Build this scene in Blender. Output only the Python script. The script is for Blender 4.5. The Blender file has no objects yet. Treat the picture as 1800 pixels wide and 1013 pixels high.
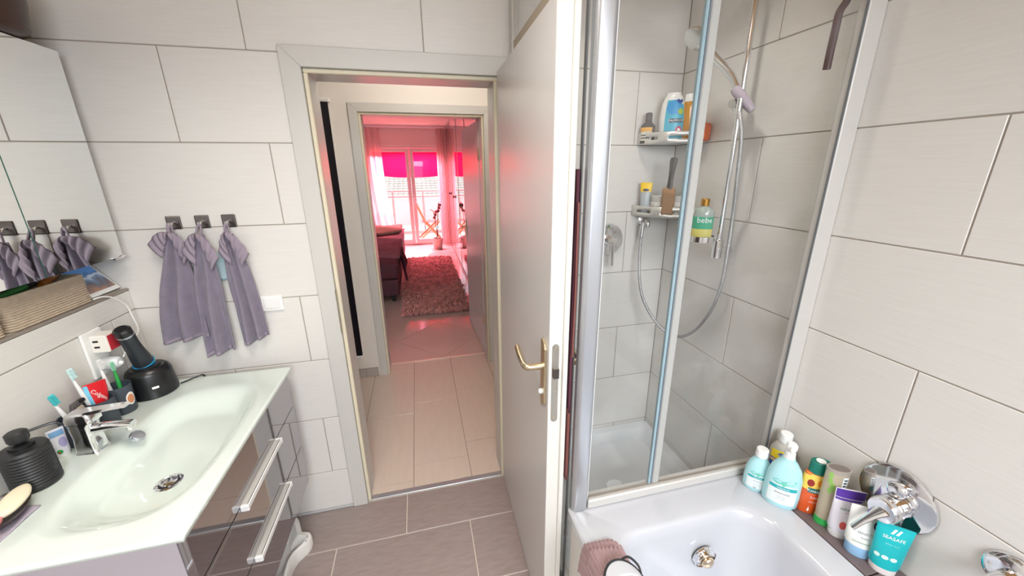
import bpy, bmesh, math, random
from mathutils import Vector, Matrix
random.seed(7)
S = bpy.context.scene
C = S.collection
PI = math.pi

# ------------------------------------------------------------------ camera
F_PX = 666.89
YAW, PITCH, ROLL = math.radians(13.568), math.radians(17.335), math.radians(-0.512)
fwd = Vector((math.sin(YAW)*math.cos(PITCH), math.cos(YAW)*math.cos(PITCH), -math.sin(PITCH)))
rt = Vector((math.cos(YAW), -math.sin(YAW), 0.0))
up = rt.cross(fwd)
r2 = rt*math.cos(ROLL) + up*math.sin(ROLL)
u2 = up*math.cos(ROLL) - rt*math.sin(ROLL)
cam = bpy.data.cameras.new('camera')
cam.sensor_fit = 'HORIZONTAL'; cam.sensor_width = 36.0
cam.lens = F_PX/1800*36.0
cam.clip_start = 0.02; cam.clip_end = 200
camo = bpy.data.objects.new('camera', cam)
C.objects.link(camo)
m = Matrix.Identity(4)
for i in range(3):
    m[i][0] = r2[i]; m[i][1] = u2[i]; m[i][2] = -fwd[i]
m[0][3], m[1][3], m[2][3] = 0.0, 0.0, 1.63
camo.matrix_world = m
S.camera = camo

# ------------------------------------------------------------------ view, world, light
S.view_settings.view_transform = 'Standard'
S.view_settings.look = 'None'
S.view_settings.gamma = 1.0
S.view_settings.use_curve_mapping = False
S.view_settings.exposure = 0.0
S.cycles.use_denoising = True
S.cycles.max_bounces = 10
S.cycles.transparent_max_bounces = 16
S.cycles.caustics_reflective = False
S.cycles.caustics_refractive = False
S.cycles.sample_clamp_indirect = 6.0
W = bpy.data.worlds.new('sky'); S.world = W
W.use_nodes = True
bg = W.node_tree.nodes['Background']
bg.inputs[0].default_value = (0.80, 0.88, 1.0, 1)
bg.inputs[1].default_value = 2.6

def lamp(name, kind, loc, rot, energy, color=(1,1,1), size=1.0, size_y=None, angle=None):
    l = bpy.data.lights.new(name, kind); l.energy = energy; l.color = color
    if kind == 'AREA':
        l.size = size
        if size_y: l.shape = 'RECTANGLE'; l.size_y = size_y
    if kind == 'POINT': l.shadow_soft_size = size
    if angle is not None: l.angle = angle
    o = bpy.data.objects.new(name, l); C.objects.link(o)
    o.location = loc; o.rotation_euler = rot
    return o
# sun stands beyond the balcony, high over the parasol
lamp('sun', 'SUN', (0, 12, 8), (math.radians(-38), 0, math.radians(-16)), 8.0, (1, .96, .9), angle=.01)
# skylight falling in through the bathroom window behind the viewer
bw = lamp('bath_window_daylight', 'AREA', (.38, -1.38, 2.12), (math.radians(38), 0, 0), 50.0, (.90, .95, 1.0), 1.5, .95)
bw.data.spread = math.radians(140)
# fill light added under the bathroom ceiling to brighten the room
bp_ = lamp('bath_fill_light', 'AREA', (-.30, .62, 2.452), (0, 0, 0), 11.8, (1.0, .94, .86), .62, .62)
bp_.data.spread = math.radians(132)
# small fill light added above the shower to lift its dark walls
sl_ = lamp('shower_fill_light', 'AREA', (.74, 1.22, 2.482), (0, 0, 0), 2.5, (1.0, .95, .87), .12)
sl_.data.shape = 'DISK'; sl_.data.spread = math.radians(112)
# added pink fill lamp outside the balcony door, standing in for canvas-reddened daylight
lamp('parasol_fill', 'AREA', (-.1, 9.34, 2.45), (math.radians(-48), 0, 0), 2000.0, (1.0, .25, .34), 2.0, .5)
# portal: lets the sky find its way in through the balcony door
pl = lamp('balcony_portal', 'AREA', (-.18, 8.86, 1.08), (math.radians(-90), 0, 0), 1.0, (1, 1, 1), 1.5, 2.1)
pl.data.cycles.is_portal = True

# ------------------------------------------------------------------ materials
def lin(c):
    return tuple(((v/255)/12.92 if v/255 <= .04045 else ((v/255+.055)/1.055)**2.4) for v in c)
def M(name, rgb, rough=.5, metal=0.0, spec=.5, coat=0.0, emit=0.0, bump=0.0, bscale=200.0, var=0.0, vscale=8.0, stretch=(1,1,1), alpha=1.0, trans=0.0, sheen=0.0, ior=None):
    mt = bpy.data.materials.new(name); mt.use_nodes = True
    nt = mt.node_tree; b = nt.nodes['Principled BSDF']
    col = lin(rgb) + (1,)
    b.inputs['Base Color'].default_value = col
    b.inputs['Roughness'].default_value = rough
    b.inputs['Metallic'].default_value = metal
    b.inputs['Specular IOR Level'].default_value = spec
    b.inputs['Coat Weight'].default_value = coat
    b.inputs['Transmission Weight'].default_value = trans
    b.inputs['Sheen Weight'].default_value = sheen
    if ior: b.inputs['IOR'].default_value = ior
    if emit:
        b.inputs['Emission Color'].default_value = col; b.inputs['Emission Strength'].default_value = emit
    if bump or var:
        tc = nt.nodes.new('ShaderNodeTexCoord'); mp = nt.nodes.new('ShaderNodeMapping')
        mp.inputs['Scale'].default_value = stretch
        nt.links.new(tc.outputs['Object'], mp.inputs['Vector'])
        if var:
            n = nt.nodes.new('ShaderNodeTexNoise'); n.inputs['Scale'].default_value = vscale; n.inputs['Detail'].default_value = 6
            nt.links.new(mp.outputs[0], n.inputs['Vector'])
            rp = nt.nodes.new('ShaderNodeValToRGB')
            rp.color_ramp.elements[0].position = .3; rp.color_ramp.elements[1].position = .7
            rp.color_ramp.elements[0].color = tuple(v*(1-var) for v in col[:3]) + (1,)
            rp.color_ramp.elements[1].color = tuple(min(1, v*(1+var)) for v in col[:3]) + (1,)
            nt.links.new(n.outputs['Fac'], rp.inputs[0]); nt.links.new(rp.outputs[0], b.inputs['Base Color'])
        if bump:
            n2 = nt.nodes.new('ShaderNodeTexNoise'); n2.inputs['Scale'].default_value = bscale; n2.inputs['Detail'].default_value = 3
            nt.links.new(mp.outputs[0], n2.inputs['Vector'])
            bp = nt.nodes.new('ShaderNodeBump'); bp.inputs['Strength'].default_value = bump; bp.inputs['Distance'].default_value = .002
            nt.links.new(n2.outputs['Fac'], bp.inputs['Height']); nt.links.new(bp.outputs[0], b.inputs['Normal'])
    return mt
def glassM(name, tint=(1,1,1), rough=0.0, ior=1.45, haze=0.0):
    mt = bpy.data.materials.new(name); mt.use_nodes = True; nt = mt.node_tree
    nt.nodes.remove(nt.nodes['Principled BSDF']); out = nt.nodes['Material Output']
    t = nt.nodes.new('ShaderNodeBsdfTransparent'); t.inputs[0].default_value = tint + (1,)
    g = nt.nodes.new('ShaderNodeBsdfGlossy'); g.inputs['Roughness'].default_value = rough
    lw = nt.nodes.new('ShaderNodeLayerWeight'); lw.inputs[0].default_value = .5
    pw = nt.nodes.new('ShaderNodeMath'); pw.operation = 'POWER'; pw.inputs[1].default_value = 5.0
    f = nt.nodes.new('ShaderNodeMath'); f.operation = 'MULTIPLY_ADD'; f.inputs[1].default_value = .95; f.inputs[2].default_value = .022
    nt.links.new(lw.outputs['Facing'], pw.inputs[0]); nt.links.new(pw.outputs[0], f.inputs[0])
    mx = nt.nodes.new('ShaderNodeMixShader')
    nt.links.new(f.outputs[0], mx.inputs[0]); nt.links.new(t.outputs[0], mx.inputs[1]); nt.links.new(g.outputs[0], mx.inputs[2])
    last = mx
    if haze:
        d = nt.nodes.new('ShaderNodeBsdfDiffuse'); d.inputs[0].default_value = (.8,.8,.8,1)
        tc = nt.nodes.new('ShaderNodeTexCoord'); n = nt.nodes.new('ShaderNodeTexNoise'); n.inputs['Scale'].default_value = 7; n.inputs['Detail'].default_value = 8
        nt.links.new(tc.outputs['Object'], n.inputs['Vector'])
        mr = nt.nodes.new('ShaderNodeMapRange'); mr.inputs[1].default_value = .45; mr.inputs[2].default_value = .75; mr.inputs[3].default_value = 0; mr.inputs[4].default_value = haze
        nt.links.new(n.outputs['Fac'], mr.inputs[0])
        m2 = nt.nodes.new('ShaderNodeMixShader'); nt.links.new(mr.outputs[0], m2.inputs[0]); nt.links.new(mx.outputs[0], m2.inputs[1]); nt.links.new(d.outputs[0], m2.inputs[2]); last = m2
    nt.links.new(last.outputs[0], out.inputs[0])
    return mt
def clothM(name, rgb, transl=.4, transp=0.0):
    mt = bpy.data.materials.new(name); mt.use_nodes = True; nt = mt.node_tree
    nt.nodes.remove(nt.nodes['Principled BSDF']); out = nt.nodes['Material Output']
    c = lin(rgb) + (1,)
    d = nt.nodes.new('ShaderNodeBsdfDiffuse'); d.inputs[0].default_value = c
    t = nt.nodes.new('ShaderNodeBsdfTranslucent'); t.inputs[0].default_value = c
    mx = nt.nodes.new('ShaderNodeMixShader'); mx.inputs[0].default_value = transl
    nt.links.new(d.outputs[0], mx.inputs[1]); nt.links.new(t.outputs[0], mx.inputs[2])
    last = mx
    if transp:
        tr = nt.nodes.new('ShaderNodeBsdfTransparent')
        m2 = nt.nodes.new('ShaderNodeMixShader'); m2.inputs[0].default_value = transp
        nt.links.new(mx.outputs[0], m2.inputs[1]); nt.links.new(tr.outputs[0], m2.inputs[2]); last = m2
    nt.links.new(last.outputs[0], out.inputs[0])
    return mt

TILE = M('wall_tile_glaze', (224,221,216), .32, var=.025, vscale=6, stretch=(1.2,1.2,30), bump=.05, bscale=30)
GROUT = M('grout', (166,156,146), .9, bump=.3, bscale=300)
FTILE = M('floor_tile_taupe', (150,136,132), .38, var=.10, vscale=7, stretch=(2,9,1), bump=.08, bscale=60)
FGROUT = M('floor_grout', (206,196,186), .9)
HTILE = M('hall_tile_beige', (214,196,182), .22, var=.03, vscale=5, stretch=(6,1,1))
HGROUT = M('hall_grout', (150,132,120), .9)
BTILE = M('bedroom_tile', (205,180,168), .10, var=.02)
PAINT = M('wall_paint', (236,230,222), .8, bump=.06, bscale=400)
CEIL = M('ceiling_paint', (240,236,230), .9)
TRIMW = M('frame_lacquer', (206,204,199), .35)
CREAM = M('frame_gasket', (222,213,188), .5)
LEAF = M('door_lacquer', (212,210,209), .3)
LEAFEDGE = M('door_edge', (222,220,213), .4)
BRASS = M('champagne_metal', (214,198,166), .30, 1.0)
STEEL = M('brushed_steel', (190,184,172), .35, 1.0)
CHROME = M('chrome', (236,236,238), .09, 1.0)
ALU = M('satin_aluminium', (192,195,200), .30, .75)
ALUW = M('white_aluminium', (206,203,198), .35, .2)
GLASS = glassM('shower_glass', (.992,.996,.994), haze=.05)
GEDGE = M('glass_edge', (150,176,186), .15, spec=.8)
PANE = glassM('window_glass', (.98,.98,.98))
MIRROR = M('mirror_silver', (236,238,236), .01, 1.0)
MIRGREEN = M('mirror_edge_green', (60,110,96), .2)
SANIT = M('sanitary_acrylic', (192,193,198), .12, coat=.3)
TRAYM = M('shower_tray_acrylic', (228,232,236), .25)
BASINM = M('basin_glass', (220,231,224), .08, coat=.6)
GLOSSGREY = M('high_gloss_grey_front', (172,170,174), .035, 1.0)
BODYGREY = M('cabinet_body_grey', (172,164,170), .4)
TRAYGREY = M('ledge_stone', (186,178,168), .5, var=.08, vscale=20)
DARKSTRIP = M('ledge_trim_metal', (160,150,140), .45, .3)
BLACKP = M('black_plastic', (26,27,29), .3)
BLACKM = M('black_matt', (34,35,37), .45)
SLATE = M('slate_plastic', (62,70,80), .45)
WHITEP = M('white_plastic', (240,240,238), .3)
BLUERING = M('blue_ring', (30,120,165), .3)
RED = M('red_print', (206,36,48), .35)
TEAL = M('teal_plastic', (70,190,196), .35)
GREEN = M('green_plastic', (44,160,72), .35)
TOWEL = M('mauve_terry', (136,127,145), .95, bump=.9, bscale=700, var=.09, vscale=30, sheen=.3)
TOWELHEM = M('mauve_hem', (152,140,154), .9, bump=.4, bscale=500)
HOOKM = M('gunmetal', (96,88,84), .3, .9)
PALEBLUE = M('pale_blue_cloth', (176,200,206), .9, bump=.5, bscale=500)
ROPE = M('cotton_rope', (196,178,156), .9, bump=.8, bscale=500, var=.08, vscale=60)
BROWN = M('dark_brown_ceramic', (62,40,32), .35)
ROBE = M('burgundy_terry', (96,52,64), .95, bump=.9, bscale=500)
ROBE2 = M('rosewood_terry', (130,78,72), .95, bump=.9, bscale=500)
INK = M('dark_print', (52,54,60), .5)
WHITEINK = M('white_print', (246,246,244), .5)

# ------------------------------------------------------------------ builders
def meta(o, label=None, cat=None, group=None, kind=None):
    if label: o['label'] = label
    if cat: o['category'] = cat
    if group: o['group'] = group
    if kind: o['kind'] = kind
    return o
def empty(name, loc=(0,0,0), rz=0.0, label=None, cat=None, group=None, kind=None):
    o = bpy.data.objects.new(name, None); C.objects.link(o)
    o.empty_display_size = .02
    o.location = loc; o.rotation_euler = (0,0,rz)
    return meta(o, label, cat, group, kind)
def mesh_from(bm, name, smooth=False):
    me = bpy.data.meshes.new(name)
    bmesh.ops.recalc_face_normals(bm, faces=bm.faces)
    bm.to_mesh(me); bm.free()
    if smooth:
        for p in me.polygons: p.use_smooth = True
        me.set_sharp_from_angle(angle=math.radians(38))
    return me
def obj(name, bm, mat, parent=None, world=False, smooth=False, loc=None):
    me = bm if isinstance(bm, bpy.types.Mesh) else mesh_from(bm, name, smooth)
    if mat and not me.materials: me.materials.append(mat)
    o = bpy.data.objects.new(name, me); C.objects.link(o)
    if parent:
        o.parent = parent
        if world:      # the mesh is given in room coordinates, the (unrotated) parent stands at its base
            p = parent; off = Vector((0,0,0))
            while p: off -= p.location; p = p.parent
            o.location = off
    if loc is not None: o.location = Vector(o.location) + Vector(loc)
    return o
def box(bm, x0, x1, y0, y1, z0, z1, bev=0.0, seg=1):
    r = bmesh.ops.create_cube(bm, size=1.0)
    vs = r['verts']
    for v in vs:
        v.co = Vector((x0+(v.co.x+.5)*(x1-x0), y0+(v.co.y+.5)*(y1-y0), z0+(v.co.z+.5)*(z1-z0)))
    if bev > 0:
        es = list({e for v in vs for e in v.link_edges})
        bmesh.ops.bevel(bm, geom=es, offset=bev, segments=seg, affect='EDGES', profile=.5)
    return bm
def B(x0, x1, y0, y1, z0, z1, bev=0.0, seg=1):
    return box(bmesh.new(), x0, x1, y0, y1, z0, z1, bev, seg)
def loft(rings, caps=True, bm=None, closed=True):
    bm = bm or bmesh.new(); prev = None; first = None
    for ring in rings:
        vs = [bm.verts.new(p) for p in ring]
        if prev:
            n = len(vs)
            for i in range(n if closed else n-1):
                j = (i+1) % n
                bm.faces.new((prev[i], prev[j], vs[j], vs[i]))
        else: first = vs
        prev = vs
    if caps and closed:
        bm.faces.new(first[::-1]); bm.faces.new(prev)
    return bm
def lathe(prof, n=28, bm=None, c=(0,0), caps=True):
    return loft([[(c[0]+r*math.cos(2*PI*i/n), c[1]+r*math.sin(2*PI*i/n), z) for i in range(n)] for r, z in prof], caps, bm)
def spline(pts, k=8):
    P = [Vector(p) for p in pts]
    if len(P) < 3: return P
    out = []
    for i in range(len(P)-1):
        a = P[max(i-1,0)]; b = P[i]; c = P[i+1]; d = P[min(i+2,len(P)-1)]
        for s in range(k):
            t = s/k
            out.append(.5*((2*b)+(-a+c)*t+(2*a-5*b+4*c-d)*t*t+(-a+3*b-3*c+d)*t**3))
    out.append(P[-1]); return out
def tube(pts, r, n=10, bm=None, flat=1.0):
    bm = bm or bmesh.new(); P = [Vector(p) for p in pts]; rings = []
    ref = None
    for i, p in enumerate(P):
        t = (P[min(i+1,len(P)-1)]-P[max(i-1,0)]).normalized()
        if ref is None:
            ref = t.orthogonal().normalized()
            if flat != 1.0 or abs(t.z) < .9:
                q = Vector((0,0,1)) - t*t.z
                if q.length > .1: ref = q.normalized()
        ref = (ref - t*ref.dot(t)).normalized(); b = t.cross(ref)
        rr = r[i] if isinstance(r, (list,tuple)) else r
        rings.append([p+ref*math.cos(2*PI*k/n)*rr*flat+b*math.sin(2*PI*k/n)*rr for k in range(n)])
    return loft(rings, True, bm)
def rrect(x0, x1, y0, y1, r, z, n=8):
    pts = []
    for cx, cy, a0 in ((x1-r,y1-r,0),(x0+r,y1-r,PI/2),(x0+r,y0+r,PI),(x1-r,y0+r,1.5*PI)):
        for i in range(n+1):
            a = a0+PI/2*i/n; pts.append((cx+r*math.cos(a), cy+r*math.sin(a), z))
    return pts
def grid(f, nu, nv, bm=None):
    bm = bm or bmesh.new()
    V = [[bm.verts.new(f(i/nu, j/nv)) for j in range(nv+1)] for i in range(nu+1)]
    for i in range(nu):
        for j in range(nv): bm.faces.new((V[i][j], V[i+1][j], V[i+1][j+1], V[i][j+1]))
    return bm
def solid(o, t, off=0.0):
    md = o.modifiers.new('thickness', 'SOLIDIFY'); md.thickness = t; md.offset = off; return o
def subsurf(o, n=1):
    md = o.modifiers.new('smooth', 'SUBSURF'); md.levels = n; md.render_levels = n; return o
def prism(poly, axis, a0, a1, bm=None):
    """extrude a 2D polygon; axis 'x': poly=(y,z); 'y': poly=(x,z); 'z': poly=(x,y)"""
    bm = bm or bmesh.new()
    def P(p, a): return {'x':(a,p[0],p[1]), 'y':(p[0],a,p[1]), 'z':(p[0],p[1],a)}[axis]
    va = [bm.verts.new(P(p,a0)) for p in poly]; vb = [bm.verts.new(P(p,a1)) for p in poly]
    bm.faces.new(va); bm.faces.new(vb[::-1])
    n = len(poly)
    for i in range(n): bm.faces.new((va[i], va[(i+1)%n], vb[(i+1)%n], vb[i]))
    return bm
def text_mesh(s, size, align='CENTER', shear=0.0, space=1.0):
    cu = bpy.data.curves.new('lettering', 'FONT'); cu.body = s; cu.size = size
    cu.align_x = align; cu.align_y = 'CENTER'; cu.shear = shear; cu.space_character = space; cu.resolution_u = 2
    o = bpy.data.objects.new('lettering', cu)
    me = bpy.data.meshes.new_from_object(o)
    bpy.data.objects.remove(o); bpy.data.curves.remove(cu)
    me.materials.clear()
    return me

# --- bottles: a lofted profile [(z, rx, ry)], front towards local -y; labels and lettering follow the surface
def pr_at(prof, z):
    for a, b in zip(prof, prof[1:]):
        if a[0] <= z <= b[0] and b[0] > a[0]:
            t = (z-a[0])/(b[0]-a[0]); return a[1]+(b[1]-a[1])*t, a[2]+(b[2]-a[2])*t
    return prof[-1][1], prof[-1][2]
def sp(prof, th, z, off=0.0):
    rx, ry = pr_at(prof, z)
    return Vector(((rx+off)*math.sin(th), -(ry+off)*math.cos(th), z))
def body(name, prof, mat, parent, n=32, smooth=True):
    rings = [[(rx*math.sin(2*PI*i/n), -ry*math.cos(2*PI*i/n), z) for i in range(n)] for z, rx, ry in prof]
    return obj(name, loft(rings), mat, parent, smooth=smooth)
def decal(name, prof, t0, t1, z0, z1, mat, parent, off=.0006, ellipse=False, nu=14, nv=6):
    bm = bmesh.new()
    if ellipse:
        c = bm.verts.new(sp(prof, (t0+t1)/2, (z0+z1)/2, off)); prev = [c]*24
        for rr in (.35,.7,1.0):
            cur = [bm.verts.new(sp(prof, (t0+t1)/2+(t1-t0)/2*rr*math.cos(2*PI*k/24), (z0+z1)/2+(z1-z0)/2*rr*math.sin(2*PI*k/24), off)) for k in range(24)]
            for k in range(24):
                j = (k+1) % 24
                if prev[0] is c: bm.faces.new((c, cur[k], cur[j]))
                else: bm.faces.new((prev[k], cur[k], cur[j], prev[j]))
            prev = cur
    else:
        grid(lambda u, v: sp(prof, t0+(t1-t0)*u, z0+(z1-z0)*v, off), nu, nv, bm)
    return obj(name, bm, mat, parent, smooth=True)
def letter(s, prof, size, z, mat, parent, th=0.0, off=.0012, shear=0.0, rot=0.0, space=1.0):
    me = text_mesh(s, size, shear=shear, space=space)
    cr, sr = math.cos(rot), math.sin(rot)
    for v in me.vertices:
        x, y = v.co.x*cr-v.co.y*sr, v.co.x*sr+v.co.y*cr
        rx, ry = pr_at(prof, z+y)
        v.co = sp(prof, th + x/max(rx,.005), z+y, off)
    return obj('lettering', me, mat, parent)
def blob(name, prof, pts, mat, parent, off=.0009):
    """flat printed shape on a bottle: polygon of (theta, z)"""
    bm = bmesh.new(); cx = sum(p[0] for p in pts)/len(pts); cz = sum(p[1] for p in pts)/len(pts)
    c = bm.verts.new(sp(prof, cx, cz, off)); vs = [bm.verts.new(sp(prof, a, z, off)) for a, z in pts]
    for i in range(len(vs)): bm.faces.new((c, vs[i], vs[(i+1)%len(vs)]))
    return obj(name, bm, mat, parent)

# --- tiles: one object each, alike ones share mesh data
_tm = {}
def tile_mesh(w, hh, t, axis, mat):
    k = (round(w,4), round(hh,4), t, axis, mat.name)
    if k not in _tm:
        bm = bmesh.new(); c = .0012
        def P(a, b, d): return {'y-':(a,-d,b), 'x-':(-d,a,b), 'x+':(d,a,b), 'z+':(a,b,d)}[axis]
        lo = [bm.verts.new(P(a,b,0)) for a,b in ((-w/2,-hh/2),(w/2,-hh/2),(w/2,hh/2),(-w/2,hh/2))]
        mi = [bm.verts.new(P(a,b,t-c)) for a,b in ((-w/2,-hh/2),(w/2,-hh/2),(w/2,hh/2),(-w/2,hh/2))]
        w2, h2 = w/2-c, hh/2-c
        hi = [bm.verts.new(P(a,b,t)) for a,b in ((-w2,-h2),(w2,-h2),(w2,h2),(-w2,h2))]
        for A, Bq in ((lo,mi),(mi,hi)):
            for i in range(4): bm.faces.new((A[i], A[(i+1)%4], Bq[(i+1)%4], Bq[i]))
        bm.faces.new(hi); bm.faces.new(lo[::-1])
        _tm[k] = mesh_from(bm, 'tile'); _tm[k].materials.append(mat)
    return _tm[k]
def tile(parent, axis, a0, a1, b0, b1, plane, mat, t=.008, g=.0038, name='tile', rot=0):
    """tile covering [a0,a1]x[b0,b1] (joint centre to joint centre); its face lies in `plane`"""
    w, hh = a1-a0-g, b1-b0-g
    if w < .006 or hh < .006: return
    me = tile_mesh(w, hh, t, axis, mat)
    ca, cb = (a0+a1)/2, (b0+b1)/2
    o = bpy.data.objects.new(name, me); C.objects.link(o); o.parent = parent
    o.location = {'y-':(ca, plane+t, cb), 'x-':(plane+t, ca, cb), 'x+':(plane-t, ca, cb), 'z+':(ca, cb, plane-t)}[axis]
    return o
ROWS = [0.0, .2265, .5285, .8295, 1.1300, 1.4310, 1.7320, 2.0340, 2.3360, 2.5]

# ================================================================== THE SETTING
D, XR, XL, XU = 1.675, 1.208, -1.088, -1.245     # door wall, right wall, boxed-in left wall, left wall above the ledge
YB = -1.90
g = .0022                                         # grout lies this far behind the tile faces
# --- door wall
bm = bmesh.new()
for a in ((-1.40,-.40,0,2.6),(.385,1.40,0,2.6),(-.40,.385,2.034,2.6)):
    box(bm, a[0], a[1], D+g, D+.14, a[2], a[3])
wall_door = meta(obj('wall_front', bm, GROUT), 'white tiled bathroom wall around the doorway', 'wall', kind='structure')
jx = {1:-.509, 2:-.81, 3:-.512, 4:-.81, 5:-.519, 6:-.801, 7:-.536, 8:-.81, 0:-.81}   # one joint of each row
sjx = {6:.988, 4:.980, 2:.976}
for r in range(9):
    j0 = jx[r] - .604*3
    xs = [j0+.604*k for k in range(8)]
    if r in sjx: xs = [x for x in xs if x < .3] + [sjx[r]-.604, sjx[r], sjx[r]+.604]
    for a, b in zip(xs, xs[1:]):
        lo, hi = max(a, XL-.16), min(b, XR)
        if ROWS[r] >= 2.03: segs = [(lo,hi)]
        else: segs = [(lo, min(hi,-.40)), (max(lo,.385), hi)]
        for p, q in segs:
            if q-p > .01: tile(wall_door, 'y-', p, q, ROWS[r], ROWS[r+1], D, TILE)
# --- right wall
wall_right = meta(obj('wall_right', B(XR+g, XR+.16, YB-.1, D+.14, 0, 2.6), GROUT), 'white tiled wall along the bathtub and shower', 'wall', kind='structure')
jr = {0:.589, 1:1.197, 2:.895, 3:.592, 4:.895, 5:.588, 6:.900, 7:1.197, 8:.589}
for r in range(9):
    ys = [jr[r]+.604*k for k in range(-6,3)]
    for a, b in zip(ys, ys[1:]):
        lo, hi = max(a, YB), min(b, D)
        if hi-lo > .01: tile(wall_right, 'x-', lo, hi, ROWS[r], ROWS[r+1], XR, TILE)
# --- left wall: boxed-in lower part with ledge, upper part set back
wall_left = meta(obj('wall_left', B(XU-.16, XU-g, YB-.1, D+.14, 0, 2.6), GROUT), 'white tiled wall behind the mirror cabinet', 'wall', kind='structure')
for r in range(4,9):
    ys = [.78+.604*k for k in range(-5,3)] if r % 2 else [1.08+.604*k for k in range(-5,3)]
    for a, b in zip(ys, ys[1:]):
        lo, hi = max(a, YB), min(b, D)
        if hi-lo > .01: tile(wall_left, 'x+', lo, hi, max(ROWS[r],1.215), ROWS[r+1], XU, TILE)
wall_ledge = meta(obj('wall_ledge', B(XU-g, XL-g, YB, D, 0, 1.2055), GROUT), 'boxed-in tiled lower wall behind the washbasin with a ledge on top', 'wall', kind='structure')
for r in range(5):
    ys = [{3:.95,4:1.08}.get(r,.73)+.604*k for k in range(-6,3)]
    for a, b in zip(ys, ys[1:]):
        lo, hi = max(a, YB), min(b, D)
        if hi-lo > .01: tile(wall_ledge, 'x+', lo, hi, ROWS[r], min(ROWS[r+1],1.2075), XL, TILE)
for a, b in zip([YB+.604*k for k in range(7)], [YB+.604*k for k in range(1,7)]):
    tile(wall_ledge, 'z+', XU, XL-.009, a, min(b,D), 1.215, TRAYGREY, name='ledge_tile')
obj('edge_strip', B(XL-.010, XL+.001, YB, D-.001, 1.208, 1.2155), DARKSTRIP, wall_ledge)
# --- back wall with window, ceiling, floor
bm = bmesh.new()
for a in ((-1.40,-.40,0,2.6),(1.16,1.40,0,2.6),(-.40,1.16,0,.85),(-.40,1.16,2.25,2.6)):
    box(bm, a[0], a[1], YB-.2, YB, a[2], a[3])
meta(obj('wall_back', bm, PAINT), 'painted bathroom wall with the window, behind the viewer', 'wall', kind='structure')
wn = empty('window_1', (.38,YB-.1,.85), label='bathroom window behind the viewer', cat='window', kind='structure')
bm = bmesh.new()
for a in ((-.40,-.33,.85,2.25),(1.09,1.16,.85,2.25),(-.33,1.09,.85,.92),(-.33,1.09,2.18,2.25),(.345,.415,.92,2.18)):
    box(bm, a[0], a[1], YB-.14, YB-.07, a[2], a[3], .004)
obj('window_frame', bm, WHITEP, wn, True)
for a in ((-.33,.345),(.415,1.09)): obj('pane', B(a[0],a[1],YB-.11,YB-.104,.92,2.18), PANE, wn, True)
meta(obj('ceiling', B(-1.40,1.40,YB-.2,D+.14,2.5,2.6), M('ceiling_bounce_tint',(206,160,100),.8,var=.06,vscale=3,stretch=(12,1,1))), 'bathroom ceiling tinted warm for its bounce light', 'ceiling', kind='structure')  # unseen ceiling, its warm colour chosen to bounce warm light onto the walls
floor = meta(obj('floor', B(XL,XR,YB,D+.02,-.06,-.0022), FGROUT), 'taupe tiled bathroom floor with pale joints', 'floor', kind='structure')
ybs = [1.675, 1.441, 1.139, .837, .535, .233, -.07, -.37, -.67, -.97, -1.27, -1.57, YB]
for k in range(12):
    x0 = -.173 if k % 2 == 0 else .126
    for q in range(-3,4):
        a, b = max(x0+.604*q, XL), min(x0+.604*(q+1), XR)
        if b-a > .01: tile(floor, 'z+', a, b, ybs[k+1], ybs[k], 0, FTILE, g=.005)
meta(obj('baseboard_front', B(XL, -.437, D-.012, D, .0, .012, .003), M('silicone_grey',(176,176,176),.5)), 'grey sealant strip along the foot of the door wall', 'trim', kind='structure')

lpn = empty('added_panel_lamp', (-.30,.62,2.455), label='square light panel added out of view to fill the bathroom', cat='lamp')  # made-up fixture around the bathroom fill light
obj('panel_frame', loft([rrect(-.30-a,-.30+a,.62-a,.62+a,.02,z,4) for a, z in ((.33,2.455),(.34,2.46),(.34,2.4995))]), WHITEP, lpn, True)
obj('diffuser', B(-.615,.015,.305,.935,2.4535,2.4548), M('lit_diffuser',(255,248,238),.5,emit=2.0), lpn, True)
dln = empty('shower_fill_lamp', (.74,1.22,2.4835), label='round lamp added out of view to fill the shower', cat='lamp')  # made-up fixture around the shower fill light
obj('trim_ring', loft([[(r*math.cos(2*PI*k/32), r*math.sin(2*PI*k/32), z) for k in range(32)] for r, z in ((.078,.0155),(.078,.004),(.070,0),(.064,.003),(.064,.0155))], False), WHITEP, dln, smooth=True)
obj('lens', lathe([(.064,.0015),(.064,.004)],32), M('lit_lens',(255,248,238),.5,emit=2.0), dln)
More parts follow.
